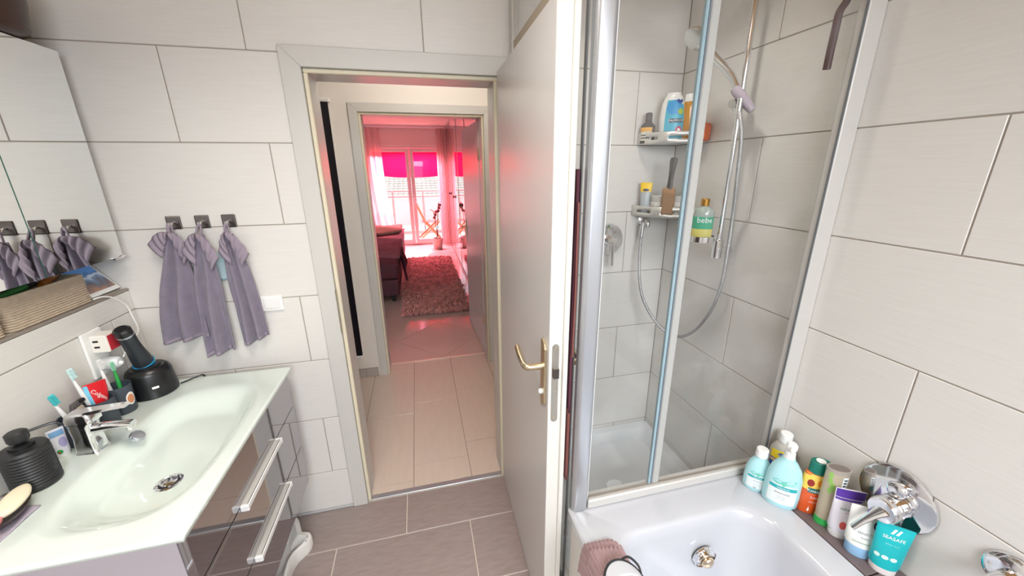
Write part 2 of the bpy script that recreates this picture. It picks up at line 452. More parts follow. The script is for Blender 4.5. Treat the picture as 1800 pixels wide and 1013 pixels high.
# --- door frame of the bathroom
def door_frame(name, label, x0, x1, zt, yf, yb, cas, back=True, strike=False):
    """opening x0..x1 (clear), height zt, wall face yf (towards viewer) to yb"""
    t = empty(name, ((x0+x1)/2, yf, 0), label=label, cat='door frame', kind='structure')
    for yy0, yy1 in (((yf-.014, yf+.004),) + (((yb-.004, yb+.014),) if back else ())):
        for poly in (((x0-.016-cas,0),(x0-.016,0),(x0-.016,zt+.016),(x0-.016-cas,zt+.016+cas)),
                     ((x1+.016,0),(x1+.016+cas,0),(x1+.016+cas,zt+.016+cas),(x1+.016,zt+.016)),
                     ((x0-.016-cas,zt+.016+cas),(x0-.016,zt+.016),(x1+.016,zt+.016),(x1+.016+cas,zt+.016+cas))):
            bm = prism(poly, 'y', yy0, yy1)
            bmesh.ops.bevel(bm, geom=list(bm.edges), offset=.002, segments=1, affect='EDGES')
            obj('casing', bm, TRIMW, t, True)
    for a in ((x0-.016,x0,yf+.002,yf+.02,0,zt),(x1,x1+.016,yf+.002,yf+.02,0,zt),(x0-.016,x1+.016,yf+.002,yf+.02,zt,zt+.016)):
        obj('gasket', B(*a, .003), CREAM, t, True)
    for a in ((x0-.02,x0-.001,yf+.02,yb,0,zt+.02),(x1+.001,x1+.02,yf+.02,yb,0,zt+.02),(x0-.02,x1+.02,yf+.02,yb,zt+.001,zt+.02)):
        obj('lining', B(*a), TRIMW, t, True)
    if strike:
        obj('strike_plate', B(x0-.0175,x0-.0145,yf-.0155,yf+.006,.95,1.15,.001), STEEL, t, True)
    return t
door_frame('trim_1', 'white lacquered frame of the bathroom doorway', -.352, .336, 1.972, D, D+.155, .068, strike=True)
meta(obj('threshold_strip', B(-.352,.336,D+.005,D+.036,-.004,.004,.002), ALU), 'flat metal threshold strip in the bathroom doorway', 'threshold')

# --- bathroom door leaf, swung open against the shower
dl = empty('door_1', (.365,1.655,0), math.radians(-1.3), 'open white bathroom door with champagne lever handle', 'door', kind='structure')
# local: hinge at origin, leaf runs along -y, left face at x=-.02
LW = .738
obj('leaf', B(-.021,.019,-LW+.0,-.002,.008,2.000,.002), LEAF, dl)
obj('rebate_edge', B(.019,.033,-LW-.012,-.002,.008,2.012,.002), LEAFEDGE, dl)
obj('edge_band', B(-.0205,.0185,-LW-.0015,-LW+.001,.01,1.998), LEAFEDGE, dl)
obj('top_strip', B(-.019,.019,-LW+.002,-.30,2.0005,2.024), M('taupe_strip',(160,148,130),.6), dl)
lp = obj('lock_plate', prism([( -.002+.010*math.cos(a), z0+.010*math.sin(a)) for z0, s in ((1.150,0),(.915,1)) for a in [PI*s+PI*k/8 for k in range(9)]], 'y', -LW-.0035, -LW-.0008), STEEL, dl)
obj('latch', prism([(-.009,1.055),(.007,1.055),(.007,1.085),(-.009,1.085)], 'y', -LW-.012, -LW-.002), HOOKM, lp)
obj('bolt', B(-.007,.004,-LW-.0042,-LW-.003,.975,1.01), STEEL, lp)
for z in (1.145,.920): obj('screw', lathe([(.0035,0),(.003,.001)],10), BRASS, lp).matrix_local = Matrix.Translation((-.002,-LW-.0032,z)) @ Matrix.Rotation(PI/2,4,'X')
for s in (-1, 1):
    xf = -.021 if s < 0 else .033
    bp = obj('backplate', prism([(-LW+.018,.955),(-LW+.046,.935),(-LW+.056,.955),(-LW+.056,1.15),(-LW+.046,1.16),(-LW+.028,1.15),(-LW+.018,1.135)], 'x', min(xf,xf+s*.007), max(xf,xf+s*.007)), BRASS, dl)
    yh = -LW+.037
    hp = [(xf+s*.004,yh,1.075),(xf+s*.045,yh,1.075),(xf+s*.056,yh+.006,1.075),(xf+s*.060,yh+.025,1.076),(xf+s*.058,yh+.085,1.080),(xf+s*.054,yh+.125,1.082)]
    obj('lever', tube(spline(hp,5), [.010]*6+[.010]*4+[.0095]*16, 12), BRASS, dl, smooth=True)
    k = obj('turn_knob', lathe([(.008,0),(.008,.008),(.005,.012)],14), WHITEP, dl, smooth=True)
    k.matrix_local = Matrix.Translation((xf+s*.006,yh,.99)) @ Matrix.Rotation(s*PI/2,4,'Y')

# --- hallway
HF = 3.0
hall = meta(obj('floor_hall', B(-2.2,1.6,D+.02,HF+.165,-.06,-.002), HGROUT), 'beige tiled hallway floor', 'floor', kind='structure')
xs = [-1.41,-1.09,-.77,-.455,-.14,.175,.495,.81,1.13]
ph = [2.2,1.66,2.2,1.75,1.885,2.005,1.75,2.2,1.9]
yh0 = [2.30,2.02,2.30,2.386,1.883,2.004,2.20,2.3]
for i, (a, b) in enumerate(zip(xs, xs[1:])):
    ys = [yh0[i]+.622*k for k in range(-2,4)]
    for c, d in zip(ys, ys[1:]):
        lo, hi = max(c, D+.036), min(d, HF+.163)
        if hi-lo > .015: tile(hall, 'z+', a, b, lo, hi, 0, HTILE, g=.003)
bm = bmesh.new()
for a in ((-2.2,-.352,0,2.6),(.518,1.6,0,2.6),(-.352,.518,2.015,2.6)): box(bm, a[0], a[1], HF, HF+.15, a[2], a[3])
meta(obj('wall_hall', bm, PAINT), 'painted hallway wall around the bedroom doorway', 'wall', kind='structure')
bm = bmesh.new()
for a in ((-2.2,-.40,0,2.6),(.385,1.6,0,2.6),(-.40,.385,2.034,2.6)): box(bm, a[0], a[1], D+.14, D+.15, a[2], a[3])
meta(obj('wall_hall_near', bm, PAINT), 'hallway side of the bathroom wall', 'wall', kind='structure')
meta(obj('wall_hall_right', B(.80,.9,D+.15,HF,0,2.6), PAINT), 'short hallway end wall', 'wall', kind='structure')
meta(obj('wall_hall_left', B(-2.2,-2.1,D+.15,HF,0,2.6), PAINT), 'far end wall of the hallway', 'wall', kind='structure')
meta(obj('ceiling_hall', B(-2.2,1.6,D+.14,HF+.15,2.5,2.6), CEIL), 'white hallway ceiling', 'ceiling', kind='structure')
bb = meta(obj('baseboard_hall', B(-2.1,-.425,HF-.010,HF,.0,.075,.002), HGROUT), 'grey-beige tiled skirting on the hallway wall', 'baseboard', kind='structure')
for a, b in ((-2.1,-1.80),(-1.80,-1.49),(-1.49,-1.18),(-1.18,-.85),(-.85,-.52),(-.52,-.425)):
    tile(bb, 'y-', a, b, .0, .075, HF-.013, M('skirting_tile',(178,170,164),.3), t=.008)
door_frame('trim_2', 'cream lacquered frame of the bedroom doorway', -.336, .502, 2.0, HF, HF+.15, .058)
meta(obj('threshold_strip', B(-.336,.502,HF+.158,HF+.176,-.002,.004,.001), M('pale_metal',(232,214,200),.3,.6)), 'thin pale threshold strip in the bedroom doorway', 'threshold')
pn = empty('wall_panel', (-.72,HF-.03,.16), label='tall glossy black panel on the hallway wall beside the bedroom doorway', cat='wall panel')
obj('glass_front', B(-.98,-.525,HF-.045,HF-.030,.215,2.066,.002), M('black_glass',(16,14,26),.08), pn, True)
obj('rear_housing', B(-.97,-.532,HF-.030,HF-.0005,.24,2.05), WHITEP, pn, True)
obj('top_rail', B(-.99,-.515,HF-.047,HF-.002,2.067,2.092,.003), WHITEP, pn, True)
obj('foot_rail', B(-.99,-.535,HF-.047,HF-.002,.190,.214,.003), WHITEP, pn, True)
hl = empty('hall_fill_lamp', (.1,2.35,2.44), label='round frosted lamp added out of view to fill the hallway', cat='lamp')  # made-up fixture, added with its point light to brighten the hallway
obj('lamp_base', lathe([(.11,.04),(.11,.06)],28), WHITEP, hl)
obj('lamp_shade', lathe([(.05,-.02),(.11,0),(.14,.02),(.14,.04)],28), M('lit_shade',(255,240,220),.5,emit=1.5), hl, smooth=True)
lamp('hall_fill_light', 'POINT', (.1,2.35,2.36), (0,0,0), 11.0, (1,.93,.86), .07)

# --- bedroom
bed_y0, bed_y1, WX = HF+.15, 8.85, .668
bf = meta(obj('floor_bedroom', B(-3.2,1.3,HF+.17,bed_y1+.12,-.06,-.002), HGROUT), 'glossy tiled bedroom floor laid diagonally', 'floor', kind='structure')
def clip(poly, ax, lim, keep_less):
    out = []
    for i in range(len(poly)):
        a, b = poly[i], poly[(i+1)%len(poly)]
        ia, ib = ((a[ax] <= lim) == keep_less), ((b[ax] <= lim) == keep_less)
        if ia: out.append(a)
        if ia != ib:
            t = (lim-a[ax])/(b[ax]-a[ax]); out.append((a[0]+(b[0]-a[0])*t, a[1]+(b[1]-a[1])*t))
    return out
s2 = .424
for i in range(-10,12):
    for j in range(-3,16):
        if (i+j) % 2: continue
        cx, cy = .12+i*s2, 3.62+j*s2
        q = s2-.003
        poly = [(cx-q,cy),(cx,cy-q),(cx+q,cy),(cx,cy+q)]
        for ax, lim, less in ((0,-3.1,False),(0,1.25,True),(1,HF+.178,False),(1,bed_y1-.002,True)):
            if len(poly) > 2: poly = clip(poly, ax, lim, less)
        if len(poly) > 2 and cx > -2.2:
            obj('tile', prism(poly, 'z', -.007, 0), BTILE, bf)
bm = bmesh.new()
wx0, wx1, wzt = -.98, .62, 2.14
for a in ((-3.2,wx0,0,2.6),(wx1,1.4,0,2.6),(wx0,wx1,wzt,2.6)): box(bm, a[0], a[1], bed_y1, bed_y1+.3, a[2], a[3])
meta(obj('wall_bedroom', bm, PAINT), 'bedroom outer wall around the balcony door', 'wall', kind='structure')
meta(obj('wall_bedroom_left', B(-3.3,-3.2,HF+.15,bed_y1+.3,0,2.6), PAINT), 'bedroom side wall behind the bed', 'wall', kind='structure')
meta(obj('wall_bedroom_right', B(1.3,1.4,HF+.15,bed_y1+.3,0,2.6), PAINT), 'bedroom side wall behind the wardrobe', 'wall', kind='structure')
meta(obj('ceiling_bedroom', B(-3.3,1.4,HF+.15,bed_y1+.3,2.52,2.62), CEIL), 'white bedroom ceiling', 'ceiling', kind='structure')
# balcony double door
bd = empty('window_2', (-.18,bed_y1+.08,0), label='white double balcony door with clear panes', cat='balcony door', kind='structure')
obj('outer_frame', prism([(wx0,0),(wx1,0),(wx1,wzt),(wx0,wzt)],'y',bed_y1+.11,bed_y1+.112) if False else loft([[(wx0,bed_y1+y,.0),(wx1,bed_y1+y,.0),(wx1,bed_y1+y,wzt),(wx0,bed_y1+y,wzt)] for y in (.05,.12)] + [[(wx0+.05,bed_y1+y,.05),(wx1-.05,bed_y1+y,.05),(wx1-.05,bed_y1+y,wzt-.05),(wx0+.05,bed_y1+y,wzt-.05)] for y in (.12,.05)] + [[(wx0,bed_y1+.05,.0),(wx1,bed_y1+.05,.0),(wx1,bed_y1+.05,wzt),(wx0,bed_y1+.05,wzt)]], False), WHITEP, bd, True)
def sash(xa, xb, handle):
    f_ = [[(xa+i,bed_y1+y,.055+i),(xb-i,bed_y1+y,.055+i),(xb-i,bed_y1+y,wzt-.055-i),(xa+i,bed_y1+y,wzt-.055-i)] for i, y in ((0,.035),(0,.09),(.075,.09),(.075,.035),(0,.035))]
    s_ = obj('sash', loft(f_, False), WHITEP, bd, True)
    obj('pane', B(xa+.07,xb-.07,bed_y1+.06,bed_y1+.066,.125,wzt-.125), PANE, s_, True)
    if handle:
        bm = B(xa+.022,xa+.05,bed_y1+.022,bed_y1+.035,.98,1.12,.003); tube([(xa+.036,bed_y1+.022,1.05),(xa+.036,bed_y1-.015,1.05),(xa+.034,bed_y1-.02,.93)], .009, 8, bm)
        obj('handle', bm, WHITEP, s_, True)
sash(wx0+.055, -.105, False); sash(-.095, wx1-.055, True)
# curtains
VOILE = clothM('pink_white_voile', (240,216,216), .55, .32)
def curtain(label, xa, xb, y, flare):
    def f_(u, v):
        x = xa+(xb-xa)*u + flare*(1-v)**3*u
        return (x, y+.028*math.sin(u*PI*2*6+2*v), .03+2.44*v)
    o = obj('curtain', grid(f_, 72, 10), VOILE, smooth=True)
    meta(o, label, 'curtain', 'sheer curtains at the balcony door')
curtain('sheer pale curtain hanging over the foot of the bed', -1.35, -.655, bed_y1-.11, .22)
curtain('sheer pale curtain hanging beside the mirrored wardrobe', .475, .655, bed_y1-.11, 0)
ro = meta(obj('curtain_rail', B(-1.6,.66,bed_y1-.15,bed_y1-.07,2.475,2.515,.004), WHITEP), 'white curtain rail under the bedroom ceiling', 'curtain rail')
# wardrobe with mirror doors
wd = empty('wardrobe', (.98,6.5,0), label='floor to ceiling wardrobe with mirrored sliding doors', cat='wardrobe')
obj('body', B(WX+.025,1.295,4.30,8.62,0,2.50), TRIMW, wd, True)
MIRROR2 = M('tinted_mirror', (226,214,214), .03, 1.0)
for k in range(4):
    a = 4.30+k*1.08
    d_ = obj('door', B(WX,WX+.022,a+.004,a+1.076,.05,2.47), MIRROR2, wd, True)
    obj('frame', B(WX-.004,WX+.022,a,a+.016,.05,2.47), STEEL, d_, True)
for y, z in ((8.05,1.18),(7.2,1.16),(6.15,1.10),(5.45,1.02)):
    kn = obj('knob', lathe([(.012,0),(.012,.01),(.028,.014),(.030,.024),(.02,.03)],16), M('bronze',(70,56,48),.35,.8), wd, smooth=True)
    kn.matrix_local = Matrix.Translation(Vector((WX-.001,y,z))-wd.location) @ Matrix.Rotation(-PI/2,4,'Y')
obj('plinth', B(WX+.006,WX+.03,4.30,8.62,0,.05), M('dark_plinth',(90,78,76),.4), wd, True)
# bedroom door leaf, open
d2 = empty('door_2', (.52,HF+.155,0), math.radians(2.0), 'open white bedroom door with lever handle', 'door', kind='structure')
obj('leaf', B(-.02,.02,.012,.86,.008,2.0,.002), LEAF, d2)
bp = obj('backplate', B(-.026,-.02,.79,.825,.93,1.15,.002), BRASS, d2)
obj('lever', tube(spline([(-.024,.807,1.07),(-.07,.807,1.07),(-.08,.79,1.07),(-.08,.70,1.07)],5), .009, 10), BRASS, d2, smooth=True)
for z in (.3,1.7): obj('hinge', lathe([(.009,z),(.009,z+.09)],10,c=(-.02,.004)), BRASS, d2)
# rug
rg = empty('rug', (.12,5.78,0), label='shaggy taupe and pink rug on the bedroom floor', cat='rug')
obj('backing', B(-.27,.52,4.28,7.28,0,.02), M('rug_backing',(150,122,118),.95), rg, True)
PILE = M('rug_pile', (214,158,152), .95, var=.35, vscale=14)
bm = bmesh.new()
for k in range(9000):
    x = random.uniform(-.275,.525); y = 4.27+3.02*random.random()
    a = random.uniform(0,2*PI); l = random.uniform(.03,.06); w = random.uniform(.008,.014)
    dx, dy = math.cos(a), math.sin(a)
    v = [bm.verts.new(p) for p in ((x-dy*w,y+dx*w,.018),(x+dy*w,y-dx*w,.018),(x+dx*l*.5+dy*w,y+dy*l*.5-dx*w,.018+l*.8),(x+dx*l*.5-dy*w,y+dy*l*.5+dx*w,.018+l*.8),(x+dx*l,y+dy*l,.018+l*.55))]
    bm.faces.new(v[:4]); bm.faces.new((v[3],v[2],v[4]))
meta(obj('pile', bm, PILE, rg, True), kind='stuff')
# bed
bdt = empty('bed', (-1.2,6.4,0), label='upholstered box spring bed with dark mauve blanket', cat='bed')
UPH = M('plum_upholstery', (92,56,66), .85, bump=.3, bscale=300)
BLK = M('mauve_blanket', (150,104,112), .95, var=.2, vscale=9, bump=.6, bscale=120)
obj('base', B(-2.2,-.315,4.86,7.95,.09,.30,.02,2), UPH, bdt, True)
obj('mattress', B(-2.2,-.31,4.87,7.94,.302,.50,.04,3), UPH, bdt, True, True)
for x in (-.40,-2.1):
    for y in (4.93,7.85): obj('leg', lathe([(.02,0),(.026,.09)],14,c=(x,y)), BLACKM, bdt, True)
def bl(u, v):
    x = -2.15+1.86*u; y = 5.25+2.6*v
    return (x, y, .515+.035*math.sin(9*v+2*u)*math.sin(5*u+1)+.02*math.sin(23*v+6*u)+(.05*math.sin(v*PI)))
o = obj('blanket', grid(bl, 40, 60), BLK, bdt, True, True); solid(o, .02)
def hg(u, v):
    return (-.285+.02*math.sin(11*u+2*v)+.045*(1-v), 5.30+.62*u+.06*math.sin(3*v), .53-.40*(1-v)*(.72+.28*math.sin(5*u+.6)))
o = obj('blanket_drop', grid(hg, 24, 12), M('plum_throw',(112,62,82),.95,bump=.5,bscale=120), bdt, True, True); solid(o, .012)
o = obj('throw', grid(lambda u, v: (-1.3+.98*u, 6.9+.7*v, .60+.06*math.sin(v*PI)+.02*math.sin(7*u+9*v)), 20, 20), M('beige_throw',(196,160,140),.95,bump=.4,bscale=200), bdt, True, True); solid(o, .03)
# pot with orchid
pt = empty('potted_orchid', (.36,8.32,0), label='orchid on thin stems in a pale tapered pot by the balcony door', cat='plant')
obj('pot', lathe([(.09,0),(.118,.22),(.122,.23),(.108,.23),(.10,.19)],28), M('pale_pot',(214,196,192),.6), pt, smooth=True)
obj('soil', lathe([(.103,.185),(.103,.192)],20), BROWN, pt)
for k, (a, hh) in enumerate(((.3,.92),(2.4,.78))):
    obj('stem', tube(spline([(0,0,.19),(.02*math.cos(a),.02*math.sin(a),.5),(.06*math.cos(a),.05*math.sin(a),hh),(.12*math.cos(a+.5),.08,hh+.05)],6), .008, 6), M('plant_stem',(110,72,60),.7), pt)
    for q in range(3):
        b_ = obj('blossom', lathe([(.004,0),(.03,.012),(.034,.02),(.012,.026)],10), M('blossom_pink',(206,120,128),.7), pt, smooth=True)
        b_.matrix_local = Matrix.Translation((.05*math.cos(a)+.02*q,.05*math.sin(a)-.02,hh-.12+.06*q)) @ Matrix.Rotation(1.2,4,'X')
for k in range(4):
    a = k*1.6
    obj('leaf', tube([(0,0,.19),(.06*math.cos(a),.06*math.sin(a),.26),(.13*math.cos(a),.13*math.sin(a),.24)], [.012,.03,.004], 8, flat=.2), M('leaf_green',(92,104,70),.5), pt, smooth=True)
# --- balcony
meta(obj('floor_balcony', B(-4,4,bed_y1+.3,11.4,-.06,-.01), M('balcony_slabs',(190,180,172),.8,var=.04)), 'sunlit pale balcony floor', 'floor', kind='structure')
meta(obj('sill_balcony', B(wx0,wx1,bed_y1+.12,bed_y1+.3,-.06,.0), M('sill_stone',(214,208,200),.6)), 'stone sill of the balcony door', 'sill', kind='structure')
rl = empty('balcony_railing', (0,11.25,0), label='slim metal balcony railing with white panels', cat='railing')
RAILM = M('railing_steel', (150,150,152), .4, .7)
for x in (-2.4,-1.55,-.66,.16,.98,1.8): obj('post', lathe([(.02,-.01),(.02,1.08)],12,c=(x,11.25)), RAILM, rl, True)
for z in (1.08,.93): obj('rail', tube([(-2.6,11.25,z),(2.6,11.25,z)], .016, 10), RAILM, rl, True)
for a, b in ((-2.37,-1.58),(-1.52,-.69),(-.63,.13),(.19,.95),(1.01,1.77)):
    obj('panel', B(a,b,11.245,11.256,.13,.88,.002), M('railing_panel',(236,228,226),.5), rl, True)
# folding chair
fc = empty('folding_chair', (.24,9.62,-.01), label='slatted wooden folding chair on the balcony', cat='chair')
WOOD = M('oiled_wood', (150,92,52), .5, var=.15, vscale=12, stretch=(1,1,6))
for s in (-.21,.21):
    obj('leg', tube([(-.26,s,.02),(.24,s,.46)], .014, 8, flat=1.5), WOOD, fc)
    obj('back_leg', tube([(.26,s*.92,.02),(-.10,s*.92,.44),(-.27,s*.92,.86)], .014, 8, flat=1.5), WOOD, fc)
for k in range(6): obj('seat_slat', B(-.17+k*.07,-.112+k*.07,-.2,.2,.445,.46,.003), M('dark_wood',(96,46,44),.5), fc)
for k in range(3): obj('back_slat', B(-.012,.003,-.19,.19,0,.05,.003), WOOD, fc, loc=(-.165-.035*k,0,.60+.085*k))
# parasol
ps = empty('parasol', (.15,10.35,-.01), label='big red parasol tilted over the balcony', cat='parasol')
RC = clothM('red_canvas', (216,12,50), .62)
ap = Vector((-.05,10.45,3.10)); 
tilt = Matrix.Rotation(math.radians(42),4,'X')
def cp(k, r, d): 
    a = 2*PI*(k+.5)/8; return ap + (tilt @ Vector((r*math.cos(a), r*math.sin(a), -d)))
for k in range(8):
    bm = bmesh.new()
    rows = []
    for r, d in ((.03,0),(.7,.15),(1.4,.33),(1.95,.50)):
        rows.append([bm.verts.new(cp(k+t/4, r*(1-.035*math.sin(PI*t/4)), d)) for t in range(5)])
    for A, Bq in zip(rows, rows[1:]):
        for t in range(4): bm.faces.new((A[t],A[t+1],Bq[t+1],Bq[t]))
    obj('canopy_panel', bm, RC, ps, True)
    obj('rib', tube([cp(k,.05,.03), cp(k,1.93,.52)], .009, 6), M('rib_grey',(120,100,100),.5), ps, True)
obj('pole', tube([(.95,10.9,-.01),(.95,10.9,2.6),(.2,10.6,3.25)], .022, 12), RAILM, ps, True)
obj('base', lathe([(.26,0),(.26,.05),(.05,.07),(.03,.3)],24,c=(.95,10.9)), M('parasol_foot',(120,118,118),.8), ps, True)
# neighbour's roof
rf = empty('neighbour_house', (0,18,-4), label='white house with pale tiled roof beyond the balcony', cat='house')
obj('wall', B(-9,9,17.6,19.5,-4,-.2), PAINT, rf, True)
ROOFM = M('pale_roof_tile', (150,140,132), .8, var=.12, vscale=3)
o = obj('roof', grid(lambda u, v: (-9+18*u, 17.2+4.6*v, -.3+1.75*v+.035*abs(math.sin(u*PI*80))-.05*((v*16)%1.0)), 480, 64), ROOFM, rf, True)
o['kind'] = 'stuff'

# ================================================================== SHOWER AND TUB
# --- bathtub
TZ = .575
tub = empty('bathtub', (.75,0,0), label='white acrylic bathtub in front of the shower', cat='bathtub')
tx0, tx1, ty0, ty1 = .397, 1.098, -.84, .905
rings = [rrect(tx0,tx1,ty0,ty1,.012,TZ-.035), rrect(tx0,tx1,ty0,ty1,.014,TZ-.006), rrect(tx0+.006,tx1-.006,ty0+.006,ty1-.006,.016,TZ)]
for dx, dz, r in ((.068,0,.10),(.075,-.004,.10),(.082,-.014,.105),(.088,-.04,.11),(.105,-.18,.12),(.125,-.30,.13),(.16,-.365,.14),(.22,-.385,.12)):
    k = 1.25 if dx > .08 else 1.0
    far = .125 + (dx-.068)*1.15
    rings.append(rrect(tx0+dx, tx1-.087-(dx-.068), ty0+.12+(dx-.068)*1.8, ty1-far, r, TZ+dz))
obj('shell', loft(rings, False, closed=True), SANIT, tub, True, True)
bm = bmesh.new(); bm.faces.new([bm.verts.new(p) for p in rings[-1]])
obj('bottom', bm, SANIT, tub, True)
obj('apron', B(tx0+.010,tx0+.022,ty0+.01,ty1-.02,.0,TZ-.036), M('tub_apron',(226,222,216),.3), tub, True)
of = obj('overflow_plate', lathe([(.034,0),(.038,.004),(.036,.010),(.028,.014)],30), CHROME, tub, smooth=True)
ofm = Matrix.Translation(Vector((.800,.742,.445))-tub.location) @ Matrix.Rotation(math.radians(97),4,'X')
of.matrix_local = ofm
kb = obj('overflow_knob', lathe([(.017,.012),(.020,.016),(.022,.024),(.019,.032),(.011,.037),(.0005,.038)],24), M('brassy_reflection_chrome',(226,206,180),.12,1.0), tub, smooth=True); kb.matrix_local = ofm @ Matrix.Translation((.002,-.004,0))  # chrome knob with a brassy reflection put into its colour
obj('knob_lip', lathe([(.0365,.008),(.0375,.012),(.0355,.020),(.0335,.012)],36), CHROME, tub, smooth=True).matrix_local = ofm
dr = obj('drain', lathe([(.03,0),(.03,.003),(.02,.006)],24), CHROME, tub, smooth=True); dr.location = Vector((.75,.45,TZ-.385))-tub.location
# grey ledge between tub and wall
lg = meta(obj('tub_ledge', B(tx1+.001,XR-.0005,ty0,.872,.0,TZ-.012), M('ledge_grout',(150,140,138),.9)), 'narrow dark grey tiled ledge between bathtub and wall', 'ledge', kind='structure')
for a, b in ((.50,.872),(-.10,.50),(-.70,-.10)):
    tile(lg, 'z+', tx1+.001, XR, a, b, TZ-.003, M('ledge_tile_dark',(112,98,98),.45,var=.08,vscale=20), name='tile', g=.004)

# --- shower tray and enclosure
SX0, SY0 = .412, .905
tr = empty('shower_tray', (.81,1.29,0), label='low white shower tray in the tiled corner', cat='shower tray')
obj('tray', loft([rrect(SX0,XR-.001,SY0+.003,D-.001,.01,z) for z in (.0,.205)] + [rrect(SX0+.004,XR-.005,SY0+.007,D-.005,.012,.21), rrect(SX0+.055,XR-.05,SY0+.055,D-.05,.03,.21), rrect(SX0+.07,XR-.065,SY0+.07,D-.065,.04,.195), rrect(SX0+.09,XR-.085,SY0+.09,D-.085,.05,.165)], True), TRAYM, tr, True, True)
o = obj('drain_cover', lathe([(.045,0),(.045,.004),(.03,.008)],24,c=(.82,1.30)), CHROME, tr, True, True); o.location.z += .165
en = empty('shower_enclosure', (.80,SY0,TZ), label='framed glass shower screen standing on the end of the bathtub', cat='shower screen')
PY0, PY1 = .876, .916
ZT = 2.34
obj('corner_post', loft([rrect(.405,.458,PY0,PY1,.014,z) for z in (TZ+.001,ZT)]), ALU, en, True, True)
obj('post_fin', B(.4015,.4048,.9165,.930,TZ-.56,ZT), M('grey_profile',(140,142,144),.35,.6), en, True)
obj('post_seal', B(.458,.463,.892,.905,TZ+.02,ZT), M('seal_white',(232,232,230),.5), en, True)
obj('wall_profile', B(1.150,XR-.0005,PY0+.004,PY0+.034,TZ+.001,ZT,.003), ALUW, en, True)
obj('profile_line', B(1.147,1.150,PY0+.006,PY0+.012,TZ+.03,ZT), M('dark_seal',(112,116,120),.4), en, True)
obj('bottom_rail', B(.458,1.150,PY0,PY1,TZ+.001,TZ+.034,.004), ALUW, en, True)
obj('rail_lip', B(.462,1.148,PY0+.012,PY0+.018,TZ+.034,TZ+.038), DARKSTRIP, en, True)
obj('top_rail', B(.458,1.150,PY0,PY1,ZT-.04,ZT,.004), ALUW, en, True)
obj('glass_panel', B(.463,.715,.894,.900,TZ+.036,ZT-.042), GLASS, en, True)
obj('glass_panel', B(.700,1.149,.904,.909,TZ+.036,ZT-.042), GLASS, en, True)
obj('glass_edge', B(.682,.691,.890,.902,TZ+.036,ZT-.042,.002), GEDGE, en, True)
obj('edge_seal', B(.691,.696,.889,.903,TZ+.036,ZT-.042,.001), M('seal_dark',(118,124,130),.35), en, True)
obj('overlap_strip', B(.696,.720,.888,.902,TZ+.036,ZT-.042,.003), M('seal_milky',(176,176,172),.5), en, True)
obj('side_glass', B(.412,.418,.93,1.64,.225,ZT-.05), GLASS, en, True)
obj('side_bottom_rail', B(.402,.428,.917,D-.001,.2115,.24,.003), ALUW, en, True)
obj('side_wall_profile', B(.402,.428,1.64,D-.001,.24,ZT-.05,.003), ALUW, en, True)

# --- squeegee hanging inside the glass
sq = empty('squeegee', (1.105,.93,1.89), label='dark brown squeegee hanging inside the shower glass', cat='squeegee')
SQ = M('dark_brown_rubber', (66,28,26), .5)
obj('handle', tube(spline([(1.120,.935,1.885),(1.120,.935,1.93),(1.1215,.935,1.98),(1.123,.935,2.02),(1.138,.935,2.045),(1.142,.935,2.07)],6), .0095, 10, flat=.6), SQ, sq, True, True)
obj('blade_holder', B(1.115,1.165,.925,.946,2.055,2.075,.004,2) if False else B(1.105,1.142+.035,.924,.946,2.062,2.082,.004,2), SQ, sq, True)
obj('rubber_blade', B(1.100,1.182,.931,.935,2.082,2.096), M('black_rubber',(30,22,22),.5), sq, True)
obj('suction_cup', lathe([(.02,0),(.017,.004),(.006,.010),(.006,.016)],16), M('clear_rubber',(190,190,188),.3), sq, smooth=True).matrix_local = Matrix.Translation(Vector((1.142,.911,2.072))-sq.location) @ Matrix.Rotation(-PI/2,4,'X')

# --- shower bar, handset, hose, outlet, mixer
BX, BY = 1.150, 1.258
sb = empty('shower_bar', (BX,BY,1.33), label='chrome shower bar with hand shower on the shower wall', cat='shower')
obj('bar', tube([(BX,BY,1.30),(BX,BY,2.25)], .0105, 16), CHROME, sb, True, True)
for z in (1.315,2.235):
    obj('wall_mount', tube([(BX-.012,BY,z),(XR-.0005,BY,z)], .016, 16), CHROME, sb, True, True)
obj('foot_cap', lathe([(.018,1.285),(.02,1.29),(.02,1.355),(.016,1.36)],18,c=(BX,BY)), CHROME, sb, True, True)
obj('slider', lathe([(.019,1.825),(.021,1.83),(.021,1.87),(.019,1.875)],18,c=(BX,BY)), CHROME, sb, True, True)
obj('slider_knob', tube([(BX,BY,1.85),(BX-.045,BY-.012,1.845)], .015, 16), CHROME, sb, True, True)
hc = Vector((BX-.025,BY-.035,1.86))
d_ = Vector((-.42,.50,.80)).normalized()
obj('handset_cone', tube([hc-d_*.055, hc-d_*.03, hc+d_*.03, hc+d_*.045], [.012,.0165,.0175,.0150], 16), M('mauve_clear_plastic',(182,170,182),.2), sb, True, True)
hd = hc+d_*.25
obj('handset', tube(spline([hc+d_*.02, hc+d_*.10+Vector((.012,-.012,.0)), hc+d_*.19+Vector((.006,-.006,.0)), hd],6), [.012]*6+[.0135]*6+[.0145]*7, 14), CHROME, sb, True, True)
nrm = Vector((-.62,-.10,-.62)).normalized()
q = nrm.to_track_quat('Z','Y').to_matrix().to_4x4()
o = obj('spray_head', lathe([(.014,-.022),(.038,-.010),(.044,.002),(.043,.010),(.036,.013)],28), M('satin_chrome',(206,208,206),.2,.9), sb, smooth=True)
o.matrix_local = Matrix.Translation(hd+d_*.025-sb.location) @ q
ho = empty('shower_hose', (1.1,1.5,.9), label='silver shower hose looping from hand shower to wall outlet', cat='hose')
def ray(px, py):
    v = r2*((px-900)/F_PX) + u2*((506.5-py)/F_PX) + fwd; return v
hs = []
